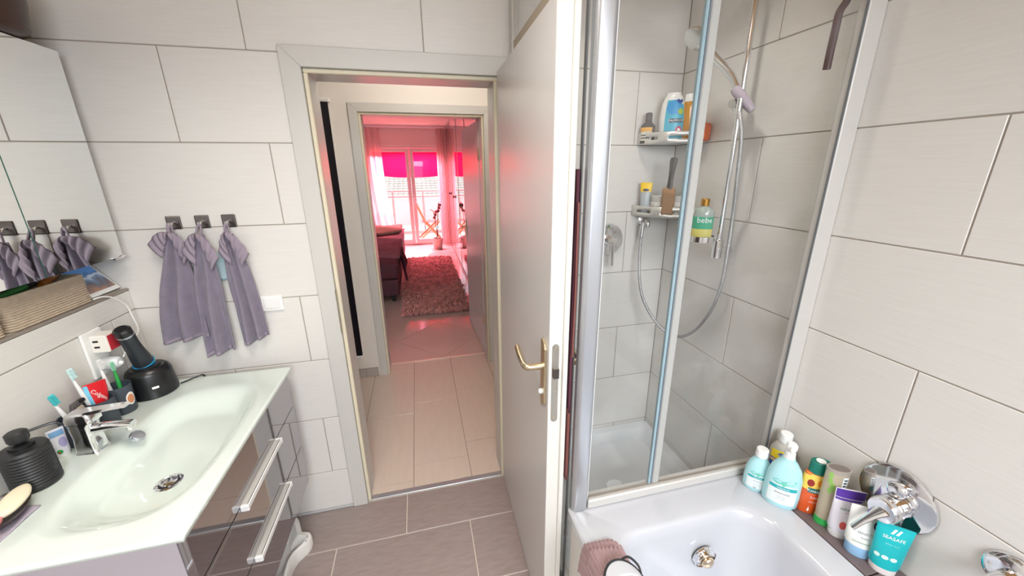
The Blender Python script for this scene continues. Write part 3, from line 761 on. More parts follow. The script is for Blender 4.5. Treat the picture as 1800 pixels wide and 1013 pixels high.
for px_, py_, y in ((1299,190,1.215),(1303,240,1.19),(1296,310,1.20),(1288,380,1.225),(1279,440,1.25),(1268,500,1.29),(1250,545,1.33),(1222,580,1.39),(1196,592,1.43),(1170,583,1.48),(1148,560,1.53),(1130,525,1.57),(1124,490,1.595),(1124,450,1.612),(1127,415,1.622),(1130,392,1.625)):
    v = ray(px_, py_); v = v*min(y/v.y, 1.168/v.x); hs.append(Vector((v.x, v.y, v.z+1.63)))
HOSE = M('hose_metal', (190,190,192), .22, .95, bump=.6, bscale=900)
obj('hose_tube', tube(spline(hs,6), .0072, 10), HOSE, ho, True, True)
for a, b in ((hs[0]+Vector((0,0,.03)),hs[0]-Vector((0,0,.02))),(hs[-1],hs[-2])): obj('hose_nut', tube([a,b], .0095, 12), CHROME, ho, True, True)
ou = empty('hose_outlet', (1.066,D,1.39), label='round chrome wall outlet under the lower corner shelf', cat='wall outlet')
o = obj('rosette', lathe([(.03,0),(.03,.006),(.022,.012)],24), CHROME, ou, smooth=True); o.matrix_local = Matrix.Rotation(PI/2,4,'X')
obj('elbow', tube(spline([(0,-.01,0),(0,-.04,0),(-.001,-.05,-.012),(-.002,-.05,-.03)],5), .011, 14), CHROME, ou, smooth=True)
mx = empty('shower_mixer', (.888,D,1.30), label='chrome single lever shower mixer behind the corner post', cat='tap')
o = obj('plate', lathe([(.075,0),(.078,.004),(.074,.010),(.06,.013)],40), CHROME, mx, smooth=True); o.matrix_local = Matrix.Rotation(PI/2,4,'X')
o = obj('cartridge', lathe([(.024,.012),(.024,.045),(.018,.052)],24), CHROME, mx, smooth=True); o.matrix_local = Matrix.Rotation(PI/2,4,'X')
obj('lever', tube([(0,-.04,-.01),(-.004,-.055,-.05),(-.006,-.065,-.115)], [.012,.010,.008], 12, flat=1.4), CHROME, mx, smooth=True)

# --- corner shelves
SHELFM = M('shelf_aluminium', (214,212,206), .3, .55)
def corner_shelf(label, z, L, tag_):
    t = empty('corner_shelf', (XR,D,z), label=label, cat='shelf', group='corner shelves in the shower')
    def arc(s):      # from door wall to right wall, gently bowed to the room
        a = s*PI/2; x0, y0 = -L*(1-s), -L*s
        bow = .30*L*math.sin(PI*s)
        return (x0-bow*.7071, y0-bow*.7071)
    pts = [arc(k/16) for k in range(17)]
    obj('shelf_floor', prism([(-.0005,-.0005)]+[(min(x,-.0005),min(y,-.0005)) for x, y in pts], 'z', .002, .005), SHELFM, t)
    bm = bmesh.new(); hs_ = (0,.017,.030,.048); n = 40
    V = [[bm.verts.new((min(arc(i/n)[0],-.0005), min(arc(i/n)[1],-.0005), zz)) for zz in hs_] for i in range(n+1)]
    for i in range(n):
        for j in range(3):
            if j == 1 and (4 <= i < 14 or 20 <= i < 31): continue
            bm.faces.new((V[i][j],V[i+1][j],V[i+1][j+1],V[i][j+1]))
    solid(obj('slotted_lip', bm, SHELFM, t, smooth=True), .0025, 0)
    return t
corner_shelf('upper aluminium corner shelf carrying blue shower gel and orange sponge', 1.732, .205, 0)
corner_shelf('lower aluminium corner shelf carrying white jars and a hairbrush', 1.415, .205, 1)

# ================================================================== BOTTLES
def T(name, x, y, z, face, label, cat='bottle', group=None):
    """face: heading (deg) of the front, 0 = towards -y, +90 = towards +x"""
    return empty(name, (x,y,z), math.radians(face), label, cat, group)
def facing(x, y):   # turn the front to the middle of the room
    return math.degrees(math.atan2(x, y))*-1
def ring_cap(name, z0, z1, r, mat, parent, r2_=None, ribs=0, n=32, ry=1.0):
    r2_ = r2_ or r
    rings = []
    for z, rr in ((z0,r),(z1-.002,r2_),(z1,r2_-.002)):
        rings.append([((rr*(1+(.03 if ribs and i % 2 else 0)))*math.cos(2*PI*i/n), ry*(rr*(1+(.03 if ribs and i % 2 else 0)))*math.sin(2*PI*i/n), z) for i in range(n)])
    return obj(name, loft(rings), mat, parent, smooth=not ribs)
AQUA = M('aqua_lotion_bottle', (176,224,230), .3, coat=.2)
MINT = M('mint_print', (110,200,176), .5)
TEALP = M('teal_print', (40,172,178), .5)
LABELW = M('white_label', (232,240,240), .45)
def baby_bottle(x, y, hgt, rx, ry, label, pump, words):
    z = TZ
    t = T('lotion_bottle', x, y, z+.0005, facing(x,y)+8, label, group='aqua baby bottles on the tub')
    hb = hgt
    pf = [(0,rx*.88,ry*.85),(.006,rx*.97,ry*.95),(hb*.25,rx,ry),(hb*.58,rx*.96,ry*.96),(hb*.78,rx*.80,ry*.82),(hb*.92,rx*.50,ry*.6),(hb*.96,rx*.36,ry*.5),(hb,rx*.34,ry*.48)]
    body('bottle_body', pf, AQUA, t)
    decal('label', pf, -.85, .85, hb*.10, hb*.50, LABELW, t, ellipse=False)
    blob('crocodile_print' if False else 'animal_print', pf, [(-.70,hb*.56),(-.45,hb*.60),(-.1,hb*.575),(.2,hb*.60),(.62,hb*.63),(.74,hb*.60),(.5,hb*.55),(.1,hb*.52),(0,hb*.47),(-.15,hb*.52),(-.4,hb*.50),(-.55,hb*.53)], MINT, t)
    decal('banner', pf, -.82, .82, hb*.405, hb*.475, TEALP, t, off=.0009)
    letter('babylove', pf, hb*.052, hb*.44, WHITEINK, t, off=.0016)
    letter(words, pf, hb*.046, hb*.33, INK, t)
    for k in range(2): letter('sanfte pflege' if k == 0 else 'milde reinigung', pf, hb*.026, hb*(.26-.05*k), M('grey_print',(150,160,164),.5), t)
    if pump:
        ring_cap('collar', hb, hb+.022, .0155, WHITEP, t, .014)
        bm = lathe([(.006,hb+.022),(.006,hb+.03),(.0145,hb+.031),(.0155,hb+.036),(.0155,hb+.046),(.011,hb+.052)],20)
        obj('pump_head', bm, WHITEP, t, smooth=True)
        obj('spout', tube([(0,0,hb+.042),(.0,-.022,hb+.042),(0,-.036,hb+.036)], [.007,.0065,.005], 10), WHITEP, t, smooth=True)
    else:
        ring_cap('cap', hb, hb+.028, .0185, WHITEP, t, .0175)
        letter('o', pf, hb*.12, hb*.14, INK, t, th=-.1)
baby_bottle(1.056,.822,.130,.039,.027,'smaller pale aqua bottle with white cap at the shower screen corner', False, 'LOTION')
baby_bottle(1.080,.752,.178,.050,.032,'larger pale aqua pump bottle in front of the clear yellow-labelled bottle', True, 'WASCHGEL')
# clear antiseptic bottle at the back corner
x, y = 1.158,.832
t = T('hand_gel_bottle', x, y, TZ+.0005, facing(x,y)+4, 'clear bottle with white cap and yellow and blue label behind the aqua bottles')
pf = [(0,.034,.022),(.004,.038,.025),(.10,.038,.025),(.13,.036,.024),(.150,.024,.019),(.156,.014,.014),(.162,.014,.014)]
body('bottle_body', pf, M('clear_plastic_bottle',(222,216,208),.12,trans=.35), t)
decal('liquid_band', pf, -3.1, 3.1, .004, .060, M('amber_liquid',(176,112,52),.2), t, off=.0003, nu=40)
decal('label', pf, -.95, .95, .062, .128, M('label_blue',(40,92,176),.45), t, off=.0008)
decal('label_top', pf, -.95, .95, .098, .130, M('label_yellow',(248,214,44),.45), t, off=.0012)
decal('wave', pf, -.95, .3, .082, .096, M('label_peach',(242,196,150),.45), t, off=.0012, ellipse=True)
decal('logo_oval', pf, -.38, .38, .110, .124, M('logo_blue',(28,60,130),.4), t, off=.0018, ellipse=True)
letter('Scholl', pf, .011, .117, WHITEINK, t, off=.0024)
ring_cap('cap', .160, .192, .019, WHITEP, t, .0185)
# orange bath bottle with green cap
x, y = 1.148,.706
t = T('bath_foam_bottle', x, y, TZ-.0025, -30, 'orange and yellow bottle with dark green cap on the ledge')
pf = [(0,.034,.018),(.005,.037,.020),(.085,.037,.020),(.128,.036,.0195),(.145,.033,.019),(.152,.028,.018)]
body('bottle_body', pf, M('orange_gel',(226,92,36),.25,coat=.4), t)
decal('label_top', pf, -3.1, 3.1, .090, .148, M('label_yellow_fruit',(246,208,96),.4), t, off=.0004, nu=40)
decal('apricot_print', pf, -.1, .55, .108, .136, M('apricot',(238,150,40),.4), t, off=.0010, ellipse=True)
decal('fruit_print', pf, -.85, -.30, .104, .130, M('dark_fruit',(150,44,36),.4), t, off=.0010, ellipse=True)
decal('banner', pf, -.66, .40, .082, .100, M('banner_green',(16,104,96),.4), t, off=.0015)
letter('Kneipp', pf, .015, .091, WHITEINK, t, th=-.13, off=.0022)
letter('Luxus', pf, .012, .066, WHITEINK, t, shear=.3)
letter('cremedusche', pf, .006, .048, WHITEINK, t)
blob('drop_print', pf, [(-.38,.016),(-.30,.010),(-.22,.016),(-.26,.022),(-.30,.030),(-.34,.022)], WHITEINK, t)
ring_cap('cap', .150, .190, .0275, M('dark_green_cap',(14,112,96),.3), t, .0265, ry=.70)
o = obj('cap_disc', lathe([(.013,.1902),(.013,.1908)],20), WHITEP, t)
# clear tube with green foot
x, y = 1.154,.660
t = T('shower_gel_tube', x, y, TZ-.0025, -30, 'clear beige tube with bright green foot cap and grey open top')
pf = [(.022,.0265,.021),(.06,.0285,.021),(.12,.030,.020),(.20,.031,.019)]
body('tube_body', pf, M('clear_beige_gel',(206,192,166),.15,trans=.25), t)
ring_cap('foot_cap', 0, .024, .0278, M('green_cap',(52,172,84),.35), t, .0272, ry=.78)
body('top_rim', [(.192,.0312,.0196),(.2035,.0315,.0198)], M('grey_rim',(168,158,148),.4), t)
body('hollow_top', [(.2030,.0270,.0160),(.2042,.0265,.0155)], M('dark_hollow',(120,110,104),.6), t)
for a, z in ((-.75,.165),(-.5,.15),(-.62,.132),(-.35,.14),(-.8,.185)):
    decal('leaf_print', pf, a-.22, a+.22, z-.010, z+.010, M('leaf_print_green',(142,186,92),.5), t, ellipse=True)
decal('code_label', pf, .20, .72, .148, .186, LABELW, t)
for k in range(3): decal('code_line', pf, .30, .62, .154+.010*k, .159+.010*k, INK, t, off=.0012)
decal('blue_mark', pf, .15, .66, .128, .144, TEALP, t, off=.0011)
decal('pale_label', pf, -.1, .62, .050, .122, M('label_grey',(206,208,204),.5), t, off=.0008)
# tubes: oval at the foot cap, pressed flat at the end
def squeeze_tube(name, x, y, z, face, label, hh, rx, ry, mat, capmat, caph, endmat=None, lean=None):
    t = T(name, x, y, z, face, label, 'tube')
    pf = [(caph,rx*.9,ry),(caph+.006,rx,ry),(hh*.55,rx*1.06,ry*.72),(hh*.85,rx*1.12,ry*.30),(hh*.93,rx*1.14,ry*.10),(hh,rx*1.14,.0015)]
    body('tube_body', pf, mat, t)
    body('foot_cap', [(0,rx*.80,ry*.94),(.003,rx*.86,ry*.98),(caph,rx*.88,ry*1.0)], capmat, t)
    return t, pf
x, y = 1.154,.616
t, pf = squeeze_tube('hand_cream_tube', x, y, TZ-.0025, -32, 'white tube with purple crimped end standing on its cap', .165,.0325,.0205, M('white_lilac_tube',(232,228,236),.3), WHITEP, .022)
decal('purple_end', pf, -1.2, 1.2, .138, .1635, M('purple_print',(86,52,150),.4), t, off=.0008)
decal('purple_band', pf, -1.2, 0.9, .129, .136, M('purple_print_2',(96,62,160),.4), t, off=.0008)
letter('sebamed', pf, .0125, .104, M('print_green',(70,120,92),.5), t, th=.05)
letter('repair', pf, .006, .093, M('print_rose',(214,96,120),.5), t)
decal('pomegranate_print', pf, -.42, .10, .036, .062, M('print_coral',(214,92,84),.5), t, ellipse=True)
x, y = 1.150,.558
t, pf = squeeze_tube('body_lotion_tube', x, y, TZ-.0025, -40, 'large white tube with pale blue foot cap under the bath tap', .158,.039,.0225, M('white_tube',(238,238,232),.3), M('pale_blue_cap',(152,194,230),.35), .034)
decal('round_mark', pf, .20, .72, .098, .128, M('navy_print',(38,50,84),.5), t, off=.0007, ellipse=True)
decal('round_mark_inner', pf, .28, .64, .103, .123, M('white_tube_2',(238,238,232),.4), t, off=.0012, ellipse=True)
letter('ECO', pf, .012, .113, M('navy_print_2',(38,50,84),.5), t, th=.46, off=.0018)
letter('SENSITIV', pf, .010, .082, M('grey_print_2',(150,150,156),.5), t, th=-.05)
letter('lotion', pf, .008, .068, M('grey_print_3',(150,150,156),.5), t, th=-.05)
decal('green_seal', pf, .30, .72, .046, .060, M('seal_green',(120,180,84),.5), t, ellipse=True)
letter('naturkosmetik', pf, .007, .052, M('print_green_2',(90,150,84),.5), t, th=-.25)
x, y = 1.160,.506
t, pf = squeeze_tube('teal_cream_tube', x, y, TZ-.0025, -46, 'turquoise tube with white foot cap nearest the end of the ledge', .152,.0325,.021, M('turquoise_tube',(24,180,186),.3), M('white_foot',(238,228,226),.35), .020)
letter('SEASAFE', pf, .0125, .116, WHITEINK, t)
blob('slash_mark', pf, [(-.25,.128),(-.10,.128),(.10,.142),(-.05,.142)], WHITEINK, t); blob('slash_mark', pf, [(.02,.128),(.17,.128),(.36,.142),(.22,.142)], WHITEINK, t)
letter('after sun', pf, .008, .098, M('pale_teal_print',(150,224,226),.5), t)
for a in (-.75,-.22,.30): decal('shell_print', pf, a-.22, a+.22, .050, .062, M('pale_print',(214,234,228),.5), t, ellipse=True)

# --- bath mixer on the wall
bmx = empty('bath_mixer', (XR,.546,.770), label='chrome bath tap with big round mirror-bright wall plate', cat='tap')
o = obj('wall_plate', lathe([(.086,0),(.088,.004),(.087,.010),(.082,.0125),(.0005,.0130)],56), CHROME, bmx, smooth=True); o.matrix_local = Matrix.Rotation(-PI/2,4,'Y')
o = obj('diverter_knob', lathe([(.010,.012),(.010,.026),(.020,.028),(.022,.036),(.019,.044),(.012,.047)],24), CHROME, bmx, smooth=True); o.matrix_local = Matrix.Translation((0,-.010,.042)) @ Matrix.Rotation(-PI/2,4,'Y')
o = obj('body', lathe([(.030,.012),(.030,.018),(.033,.020),(.033,.042),(.031,.044),(.031,.048),(.034,.050),(.034,.070),(.031,.075),(.010,.078)],32), CHROME, bmx, smooth=True); o.matrix_local = Matrix.Translation((0,-.012,-.015)) @ Matrix.Rotation(-PI/2,4,'Y')
lv = loft([[(-.078+a*.0, -.012+s*w, -.015+dz+b*.004) for s, b in ((-1,-1),(1,-1),(1,1),(-1,1))] for a, w, dz in ((0,.020,.004),(0,.014,-.03))])
lv.free()
obj('lever', tube([(-.070,-.012,-.012),(-.086,-.006,-.030),(-.104,.004,-.062),(-.116,.012,-.088)], [.022,.014,.0095,.0085], 14, flat=.5), CHROME, bmx, smooth=True)
bm = lathe([(.046,0),(.048,.003),(.046,.010),(.036,.016)],40)
bsp = empty('bath_spout', (XR,.330,.770), label='chrome wall fitting at the edge of the picture beside the bath tap', cat='tap')
o = obj('rosette', bm, CHROME, bsp, smooth=True); o.matrix_local = Matrix.Rotation(-PI/2,4,'Y')
obj('spout', tube(spline([(-.008,0,0),(-.05,0,0),(-.075,-.002,-.006),(-.09,-.004,-.03)],6), .017, 16), CHROME, bsp, smooth=True)

# --- items on the corner shelves
z = 1.732+.0055
x, y = 1.030,1.640
t = T('oil_bottle', x, y, z, facing(x,y), 'small dark bottle with yellow label on the upper corner shelf')
pf = [(0,.021,.014),(.05,.021,.014),(.062,.010,.010),(.068,.0095,.0095)]
body('bottle_body', pf, M('dark_glass_bottle',(70,60,56),.25), t)
decal('label', pf, -1.3, .6, .008, .046, M('label_cream',(222,216,204),.5), t); decal('label_band', pf, -1.3, .6, .034, .046, M('label_amber',(230,172,70),.5), t, off=.001)
for k in range(2): decal('label_line', pf, -1.0, .3, .014+.008*k, .017+.008*k, INK, t, off=.001)
ring_cap('cap', .068, .088, .010, M('brown_cap',(72,62,58),.4), t)
x, y = 1.112,1.592
t = T('shower_gel_bottle', x, y, z, facing(x,y)-2, 'blue and white shower gel bottle on the upper corner shelf')
pf = [(0,.034,.017),(.005,.036,.019),(.07,.036,.019),(.11,.031,.017),(.128,.024,.014),(.133,.020,.012)]
body('bottle_body', pf, M('pearl_white_bottle',(232,232,228),.3), t)
decal('label', pf, -.55, 1.15, .006, .118, M('label_aqua',(58,176,206),.35), t)
decal('label_swoosh', pf, -.50, .9, .078, .118, M('label_azure',(40,150,214),.35), t, off=.0012, ellipse=True)
decal('leaf_print', pf, .45, 1.0, .078, .095, M('lime_print',(160,190,60),.5), t, off=.0018, ellipse=True)
decal('name_band', pf, -.15, .95, .056, .067, M('band_dark',(34,70,90),.5), t, off=.0016)
letter('PALMOLIVE', pf, .0085, .0615, WHITEINK, t, th=.40, off=.0024)
decal('flower_print', pf, .35, .95, .020, .046, M('flower_pink',(206,56,110),.5), t, off=.0016, ellipse=True)
decal('flower_heart', pf, .50, .80, .028, .040, WHITEINK, t, off=.0022, ellipse=True)
letter('mineral', pf, .007, .012, WHITEINK, t, th=.3, off=.0018)
ring_cap('cap', .133, .139, .020, WHITEP, t, ry=.6); blob('flower_mark', pf, [(.3,.116),(.5,.121),(.7,.117),(1.0,.122),(.95,.113),(.7,.108),(.5,.110)], M('navy_mark',(40,64,140),.5), t, off=.002)
x, y = 1.166,1.552
t = T('amber_gel_tube', x, y, z, facing(x,y), 'slim amber bottle with white top beside the blue shower gel')
pf = [(0,.012,.010),(.004,.014,.012),(.10,.018,.014),(.108,.017,.013)]
body('bottle_body', pf, M('amber_gel',(206,142,24),.15,coat=.5), t)
ring_cap('cap', .1075, .128, .0175, WHITEP, t, .016, ry=.8)
sg = meta(obj('bath_sponge', B(-.024,.024,-.040,.040,0,.070,.012,3), M('orange_sponge',(214,104,48),.95,bump=1.0,bscale=180,var=.25,vscale=120)), 'orange bath sponge on the upper corner shelf', 'sponge')
sg.location = (1.178,1.482,z); sg.rotation_euler = (0,0,.08)
z = 1.415+.0055
x, y = 1.040,1.625
t, pf = squeeze_tube('foot_cream_tube', x, y, z, facing(x,y), 'grey tube with yellow crimped top on the lower corner shelf', .098,.0155,.012, M('grey_tube',(176,182,186),.35), M('grey_cap',(160,166,170),.4), .014)
decal('yellow_top', pf, -1.5, 1.5, .070, .0975, M('tube_yellow',(246,204,40),.4), t, off=.0008); decal('logo_oval', pf, -.6, .6, .072, .079, M('logo_navy',(40,60,110),.4), t, off=.0014, ellipse=True)
def jar(x, y, word, label, r=.028, hh=.062):
    t = T('cosmetic_jar', x, y, z, facing(x,y), label, 'jar', 'white jars on the lower corner shelf')
    pf = [(0,r*.96,r*.96),(.003,r,r),(hh*.7,r,r)]
    body('jar_body', pf, M('white_jar',(228,224,216),.35), t)
    ring_cap('lid', hh*.7, hh, r*1.02, M('clear_lid',(222,220,214),.2,trans=.3), t)
    letter(word, pf, r*.45, hh*.42, INK, t, space=1.05); letter('N 8', pf, r*.28, hh*.24, M('red_print_2',(196,80,80),.5), t, th=-.5)
jar(1.092,1.588,'OLAPLEX','white lidded jar beside the grey and yellow tube')
jar(1.160,1.540,'OLAPLEX','white lidded jar beside the hairbrush, nearer the shower glass seal')
hb_ = T('hair_brush', 1.092,1.528, z, facing(1.092,1.528), 'dark handled hairbrush with tan head standing among the white jars', 'brush')
obj('brush_head', loft([rrect(-.020,.020,-.008,.008,.006,zz) for zz in (.0,.078)]+[rrect(-.018,.018,-.007,.007,.006,.084)]), M('tan_wood',(160,120,84),.5), hb_)
obj('bristle_pad', B(-.017,.017,-.016,-.008,.008,.070,.002), M('bristles',(150,116,86),.9,bump=1.0,bscale=400), hb_)
obj('handle', tube(spline([(0,0,.08),(.002,0,.115),(.004,0,.15),(.006,0,.168)],4), [.011,.010,.0095,.009,.0095,.010,.0105,.012,.0125,.0135,.013,.012,.008], 12, flat=.7), M('charcoal_handle',(72,66,62),.35), hb_, smooth=True)
# soap tray on the bar with shower gel
stt = empty('soap_tray', (1.082,1.272,1.352), label='small chrome rimmed tray clamped to the shower bar', cat='tray')
obj('tray_floor', lathe([(.040,0),(.042,.004)],30), M('clear_tray',(206,210,210),.15), stt)
obj('rim', loft([[(r*math.cos(2*PI*k/36), r*math.sin(2*PI*k/36), zz) for k in range(36)] for r, zz in ((.043,0),(.045,.001),(.045,.022),(.043,.023),(.043,.002),(.043,0))], False), CHROME, stt, smooth=True)
x, y = 1.075,1.272
t = T('shower_gel_bottle', x, y, 1.3565, facing(x,y), 'clear bottle of green and yellow gel with gold cap on the chrome tray')
pf = [(0,.026,.016),(.004,.0285,.018),(.075,.0285,.018),(.092,.026,.017),(.100,.012,.011),(.104,.011,.011)]
body('bottle_body', pf, M('clear_gel_bottle',(196,208,200),.1,trans=.4), t)
decal('gel_yellow', pf, -3.1,3.1,.004,.036, M('gel_yellow_mat',(214,202,112),.2), t, off=.0004, nu=36); decal('gel_green', pf, -3.1,3.1,.036,.072, M('gel_green_mat',(70,170,134),.2), t, off=.0004, nu=36)
letter('bebe', pf, .022, .062, WHITEINK, t, off=.0014, th=.2)
ring_cap('cap', .103, .124, .012, M('gold_cap',(190,140,54),.25,.8), t)

# --- washing mitt draped over the tub rim
wm = empty('washing_mitt', (.43,.70,TZ), label='ribbed dusky pink washing mitt draped over the tub rim', cat='washcloth')
MITT = M('dusky_pink_knit', (176,148,150), .95, bump=.5, bscale=500)
def mitt(u, v, x0=.352, wv=.150, ya=.600, yb=.758, lift=.0):
    # u over the rim from outside to inside, v along the rim; ribs run across the rim
    a = u
    px_ = x0 + wv*a
    outer = max(0, (.400-px_)/.048); inner = max(0, (px_-.468)/.05)
    zz = TZ+.022+lift - .10*outer**1.6 - .05*inner**1.6
    px_ = px_ + .028*outer**1.2*.9
    yy = ya+(yb-ya)*v + .012*math.sin(a*3+.5)
    edge = max(0,(v-.86)/.14)
    zz -= .016*edge**2
    return (px_, yy, zz + .0032*math.sin(u*PI*2*13+2*v) + .008*math.sin(v*4+a*3))
o = obj('cloth', grid(mitt, 130, 40), MITT, wm, True, True); solid(o, .012, -1)
o = obj('folded_cuff', grid(lambda u, v: mitt(.08+.86*u, v*.72, lift=.016), 120, 30), MITT, wm, True, True); solid(o, .010, -1)
hb2 = empty('hair_band', (.44,.63,TZ+.05), label='grey pad with black elastic edge lying on the pink mitt', cat='hair band')
def pad(u, v):
    a = PI*u; return (.435+.052*math.cos(a)*(1-.25*v), .600+.062*(1-v*.8)*math.sin(a)+.0, TZ+.048+.012*math.sin(PI*u)+.012*v)
o = obj('pad', grid(pad, 20, 8), M('pale_grey_cloth',(206,208,214),.9), hb2, True, True); solid(o, .004)
obj('elastic', tube([pad(k/20,0) for k in range(21)], .0045, 8), BLACKM, hb2, True, True)
obj('elastic_loop', tube(spline([pad(.42,0),Vector(pad(.30,0))+Vector((.008,.012,.004)),Vector(pad(.16,0))+Vector((.008,.008,.004)),pad(.08,0)],6), .003, 8), BLACKM, hb2, True, True)

# --- bathrobe behind the door
rb = empty('bathrobe', (.40,1.05,1.64), label='burgundy bathrobe hanging behind the open bathroom door', cat='bathrobe')
def robe(u, v):
    s = 1-v
    return (.3935-.001*s+.0030*math.sin(u*18)*s, .914-.006*s+(.30+.25*s)*u, 1.63-.70*s)
o = obj('robe_body', grid(robe, 40, 24), ROBE, rb, True, True); solid(o, .007, 0)
o = obj('lower_panel', grid(lambda u, v: (.3925+.003*math.sin(u*15), .910+.5*u, .94-.26*(1-v)), 30, 10), ROBE2, rb, True, True); solid(o, .008, 0)
obj('belt', tube([(.393,.905,1.55),(.394,.903,1.3),(.393,.904,1.12)], .003, 8), ROBE2, rb, True)

# ================================================================== WASHBASIN SIDE
# --- vanity
VY0, VY1, VX = .822, 1.572, -.580
vn = empty('vanity_unit', (-.83,1.2,.29), label='wall-hung vanity with high-gloss grey drawers under the glass basin', cat='vanity')
obj('side_panel', B(XL+.001,VX-.02,VY0,VY0+.018,.29,.832), BODYGREY, vn, True)
obj('side_panel', B(XL+.001,VX-.02,VY1-.018,VY1,.29,.832), BODYGREY, vn, True)
obj('back_panel', B(XL+.001,XL+.012,VY0+.018,VY1-.018,.29,.70), BODYGREY, vn, True)
obj('bottom_panel', B(XL+.001,VX-.02,VY0+.018,VY1-.018,.29,.308), BODYGREY, vn, True)
for k, (z0, z1) in enumerate(((.684,.832),(.481,.680),(.290,.477))):
    d_ = obj('drawer', B(VX-.019,VX,VY0+.001,VY1-.001,z0,z1,.0012), GLOSSGREY, vn, True)
    if k:
        bm = B(VX-.002,VX+.020,1.048,1.348,z1-.004,z1+.006,.002)
        hd_ = obj('handle', bm, ALUW, d_, True)
        bm = B(VX+.014,VX+.021,1.048,1.348,z1-.012,z1+.006,.002)
        for yy in (1.042,1.344): box(bm, VX-.001,VX+.022,yy,yy+.010,z1-.014,z1+.007,.002)
        obj('handle_grip', bm, WHITEP, d_, True)
# --- glass basin
BZ = .850
bx0, bx1, by0, by1 = XL+.0015, -.571, .803, 1.602
ba = empty('washbasin', (-.83,1.2,BZ), label='pale green frosted glass washbasin on the grey vanity', cat='washbasin')
def sst(t): t = max(0,min(1,t)); return t*t*t*(t*(6*t-15)+10)
def bz(x, y):
    cx, cy, hx, hy = -.775, 1.185, .168, .325
    p = 3.2
    d = ((abs(x-cx)/hx)**p + (abs(y-cy)/hy)**p)**(1/p)
    # a shallow bowl, deepest at the drain, with a soft shoulder
    s = sst((1.02-d)/.42)
    dd = math.hypot((x+.762)/.16, (y-1.09)/.40)
    return BZ - s*(.052+.022*max(0,1-dd)) - .0
nx, ny = 64, 96
bm = grid(lambda u, v: (bx0+(bx1-bx0)*u, by0+(by1-by0)*v, bz(bx0+(bx1-bx0)*u, by0+(by1-by0)*v)), nx, ny)
o = obj('basin_slab', bm, BASINM, ba, True, True); solid(o, .014, 1)
if o.data.polygons[0].normal.z > 0: o.modifiers[0].offset = -1
zb = bz(-.757,1.085)
dn = empty('basin_drain', (-.757,1.085,zb+.0005), label='round chrome drain in the glass basin', cat='drain')
obj('flange', lathe([(.034,0),(.034,.003),(.027,.005),(.0245,.003)],32), CHROME, dn, smooth=True)
obj('plug', lathe([(.021,.002),(.021,.008),(.016,.011)],28), CHROME, dn, smooth=True)
obj('slot_ring', lathe([(.0245,.001),(.0245,.0035),(.021,.0035)],28), BLACKP, dn)
# overflow cap on the back slope
oc = empty('overflow_cap', (-.905,1.238,BZ-.004), label='round chrome overflow cap beside the basin tap', cat='overflow cap')
o = obj('disc', lathe([(.0005,.012),(.017,.011),(.0195,.007),(.0195,0)],28), ALU, oc, smooth=True); o.matrix_local = Matrix.Rotation(math.radians(38),4,'Y')
# --- basin tap
tp = empty('basin_tap', (-.990,1.203,BZ+.0005), math.radians(-4), 'chrome single lever basin tap', 'tap')
obj('tap_body', loft([rrect(-.030*a,.026*a,-.026*a,.026*a,.012,z) for a, z in ((1.08,0),(1.0,.008),(.92,.05),(.96,.085))] + [rrect(-.030,.032,-.024,.024,.012,.095)]), CHROME, tp, smooth=True)
obj('spout', loft([[(x, w*c_, zc+hh*s_) for c_, s_ in ((math.cos(2*PI*k/14), math.sin(2*PI*k/14)) for k in range(14))] for x, w, hh, zc in ((.0,.019,.016,.068),(.06,.016,.012,.072),(.105,.0145,.010,.073),(.120,.0135,.009,.072))]), CHROME, tp, smooth=True)
o = obj('aerator', lathe([(.010,-.008),(.011,0),(.011,.006)],18), CHROME, tp, smooth=True); o.location = (.110,0,.062)
obj('lever_cap', loft([rrect(-.032*a,.036*a,-.025*a,.025*a,.012,z) for a, z in ((1,.097),(1.0,.112),(.9,.124))]), CHROME, tp, smooth=True)
obj('lever', loft([[(x, -w, zc-.004),(x, w, zc-.004),(x, w*.85, zc+.004),(x, -w*.85, zc+.004)] for x, w, zc in ((-.01,.024,.122),(.04,.018,.128),(.09,.013,.134),(.122,.011,.136))]), CHROME, tp, smooth=True)
obj('pull_rod', lathe([(.003,.0),(.003,.06),(.006,.064),(.006,.07)],10,c=(-.036,.006)), CHROME, tp, smooth=True)
# --- soap dispenser
sd = empty('soap_dispenser', (-1.028,1.076,BZ+.0005), math.radians(-60), 'ribbed black soap dispenser with pump', 'dispenser')
prof = [(.046,0),(.050,.004)]
for k in range(11): prof += [(.0505,.012+.008*k),(.0478,.016+.008*k)]
prof += [(.050,.102),(.046,.108),(.022,.110)]
obj('jar', lathe([(r_*.90, z_*1.06) for r_, z_ in prof],40), BLACKM, sd, smooth=True)
obj('collar', lathe([(.023,.116),(.023,.124),(.017,.127),(.010,.128)],26), BLACKP, sd, smooth=True)
obj('pump_head', lathe([(.006,.126),(.006,.134),(.018,.135),(.020,.140),(.020,.158),(.015,.162)],26), BLACKM, sd, smooth=True)
obj('nozzle', tube(spline([(0,.01,.152),(0,.045,.156),(0,.062,.156),(0,.072,.150)],5), .0035, 8), BLACKP, sd, smooth=True)
# --- small toothpaste tube beside the dispenser
t, pf = squeeze_tube('toothpaste_tube', -1.052,1.190, BZ+.0005, 52, 'small white and lilac tube standing beside the black soap dispenser', .088,.0155,.011, M('white_lilac',(232,232,242),.3), WHITEP, .010)
decal('blue_top', pf, -.9, .9, .066, .082, M('soft_blue',(120,170,214),.4), t); decal('lilac_patch', pf, -.2, .9, .03, .06, M('lilac_print',(176,170,214),.5), t, ellipse=True)
decal('green_mark', pf, -.9, -.1, .012, .026, GREEN, t, ellipse=True); decal('red_mark', pf, -.75, -.45, .014, .02, RED, t, off=.0012, ellipse=True)
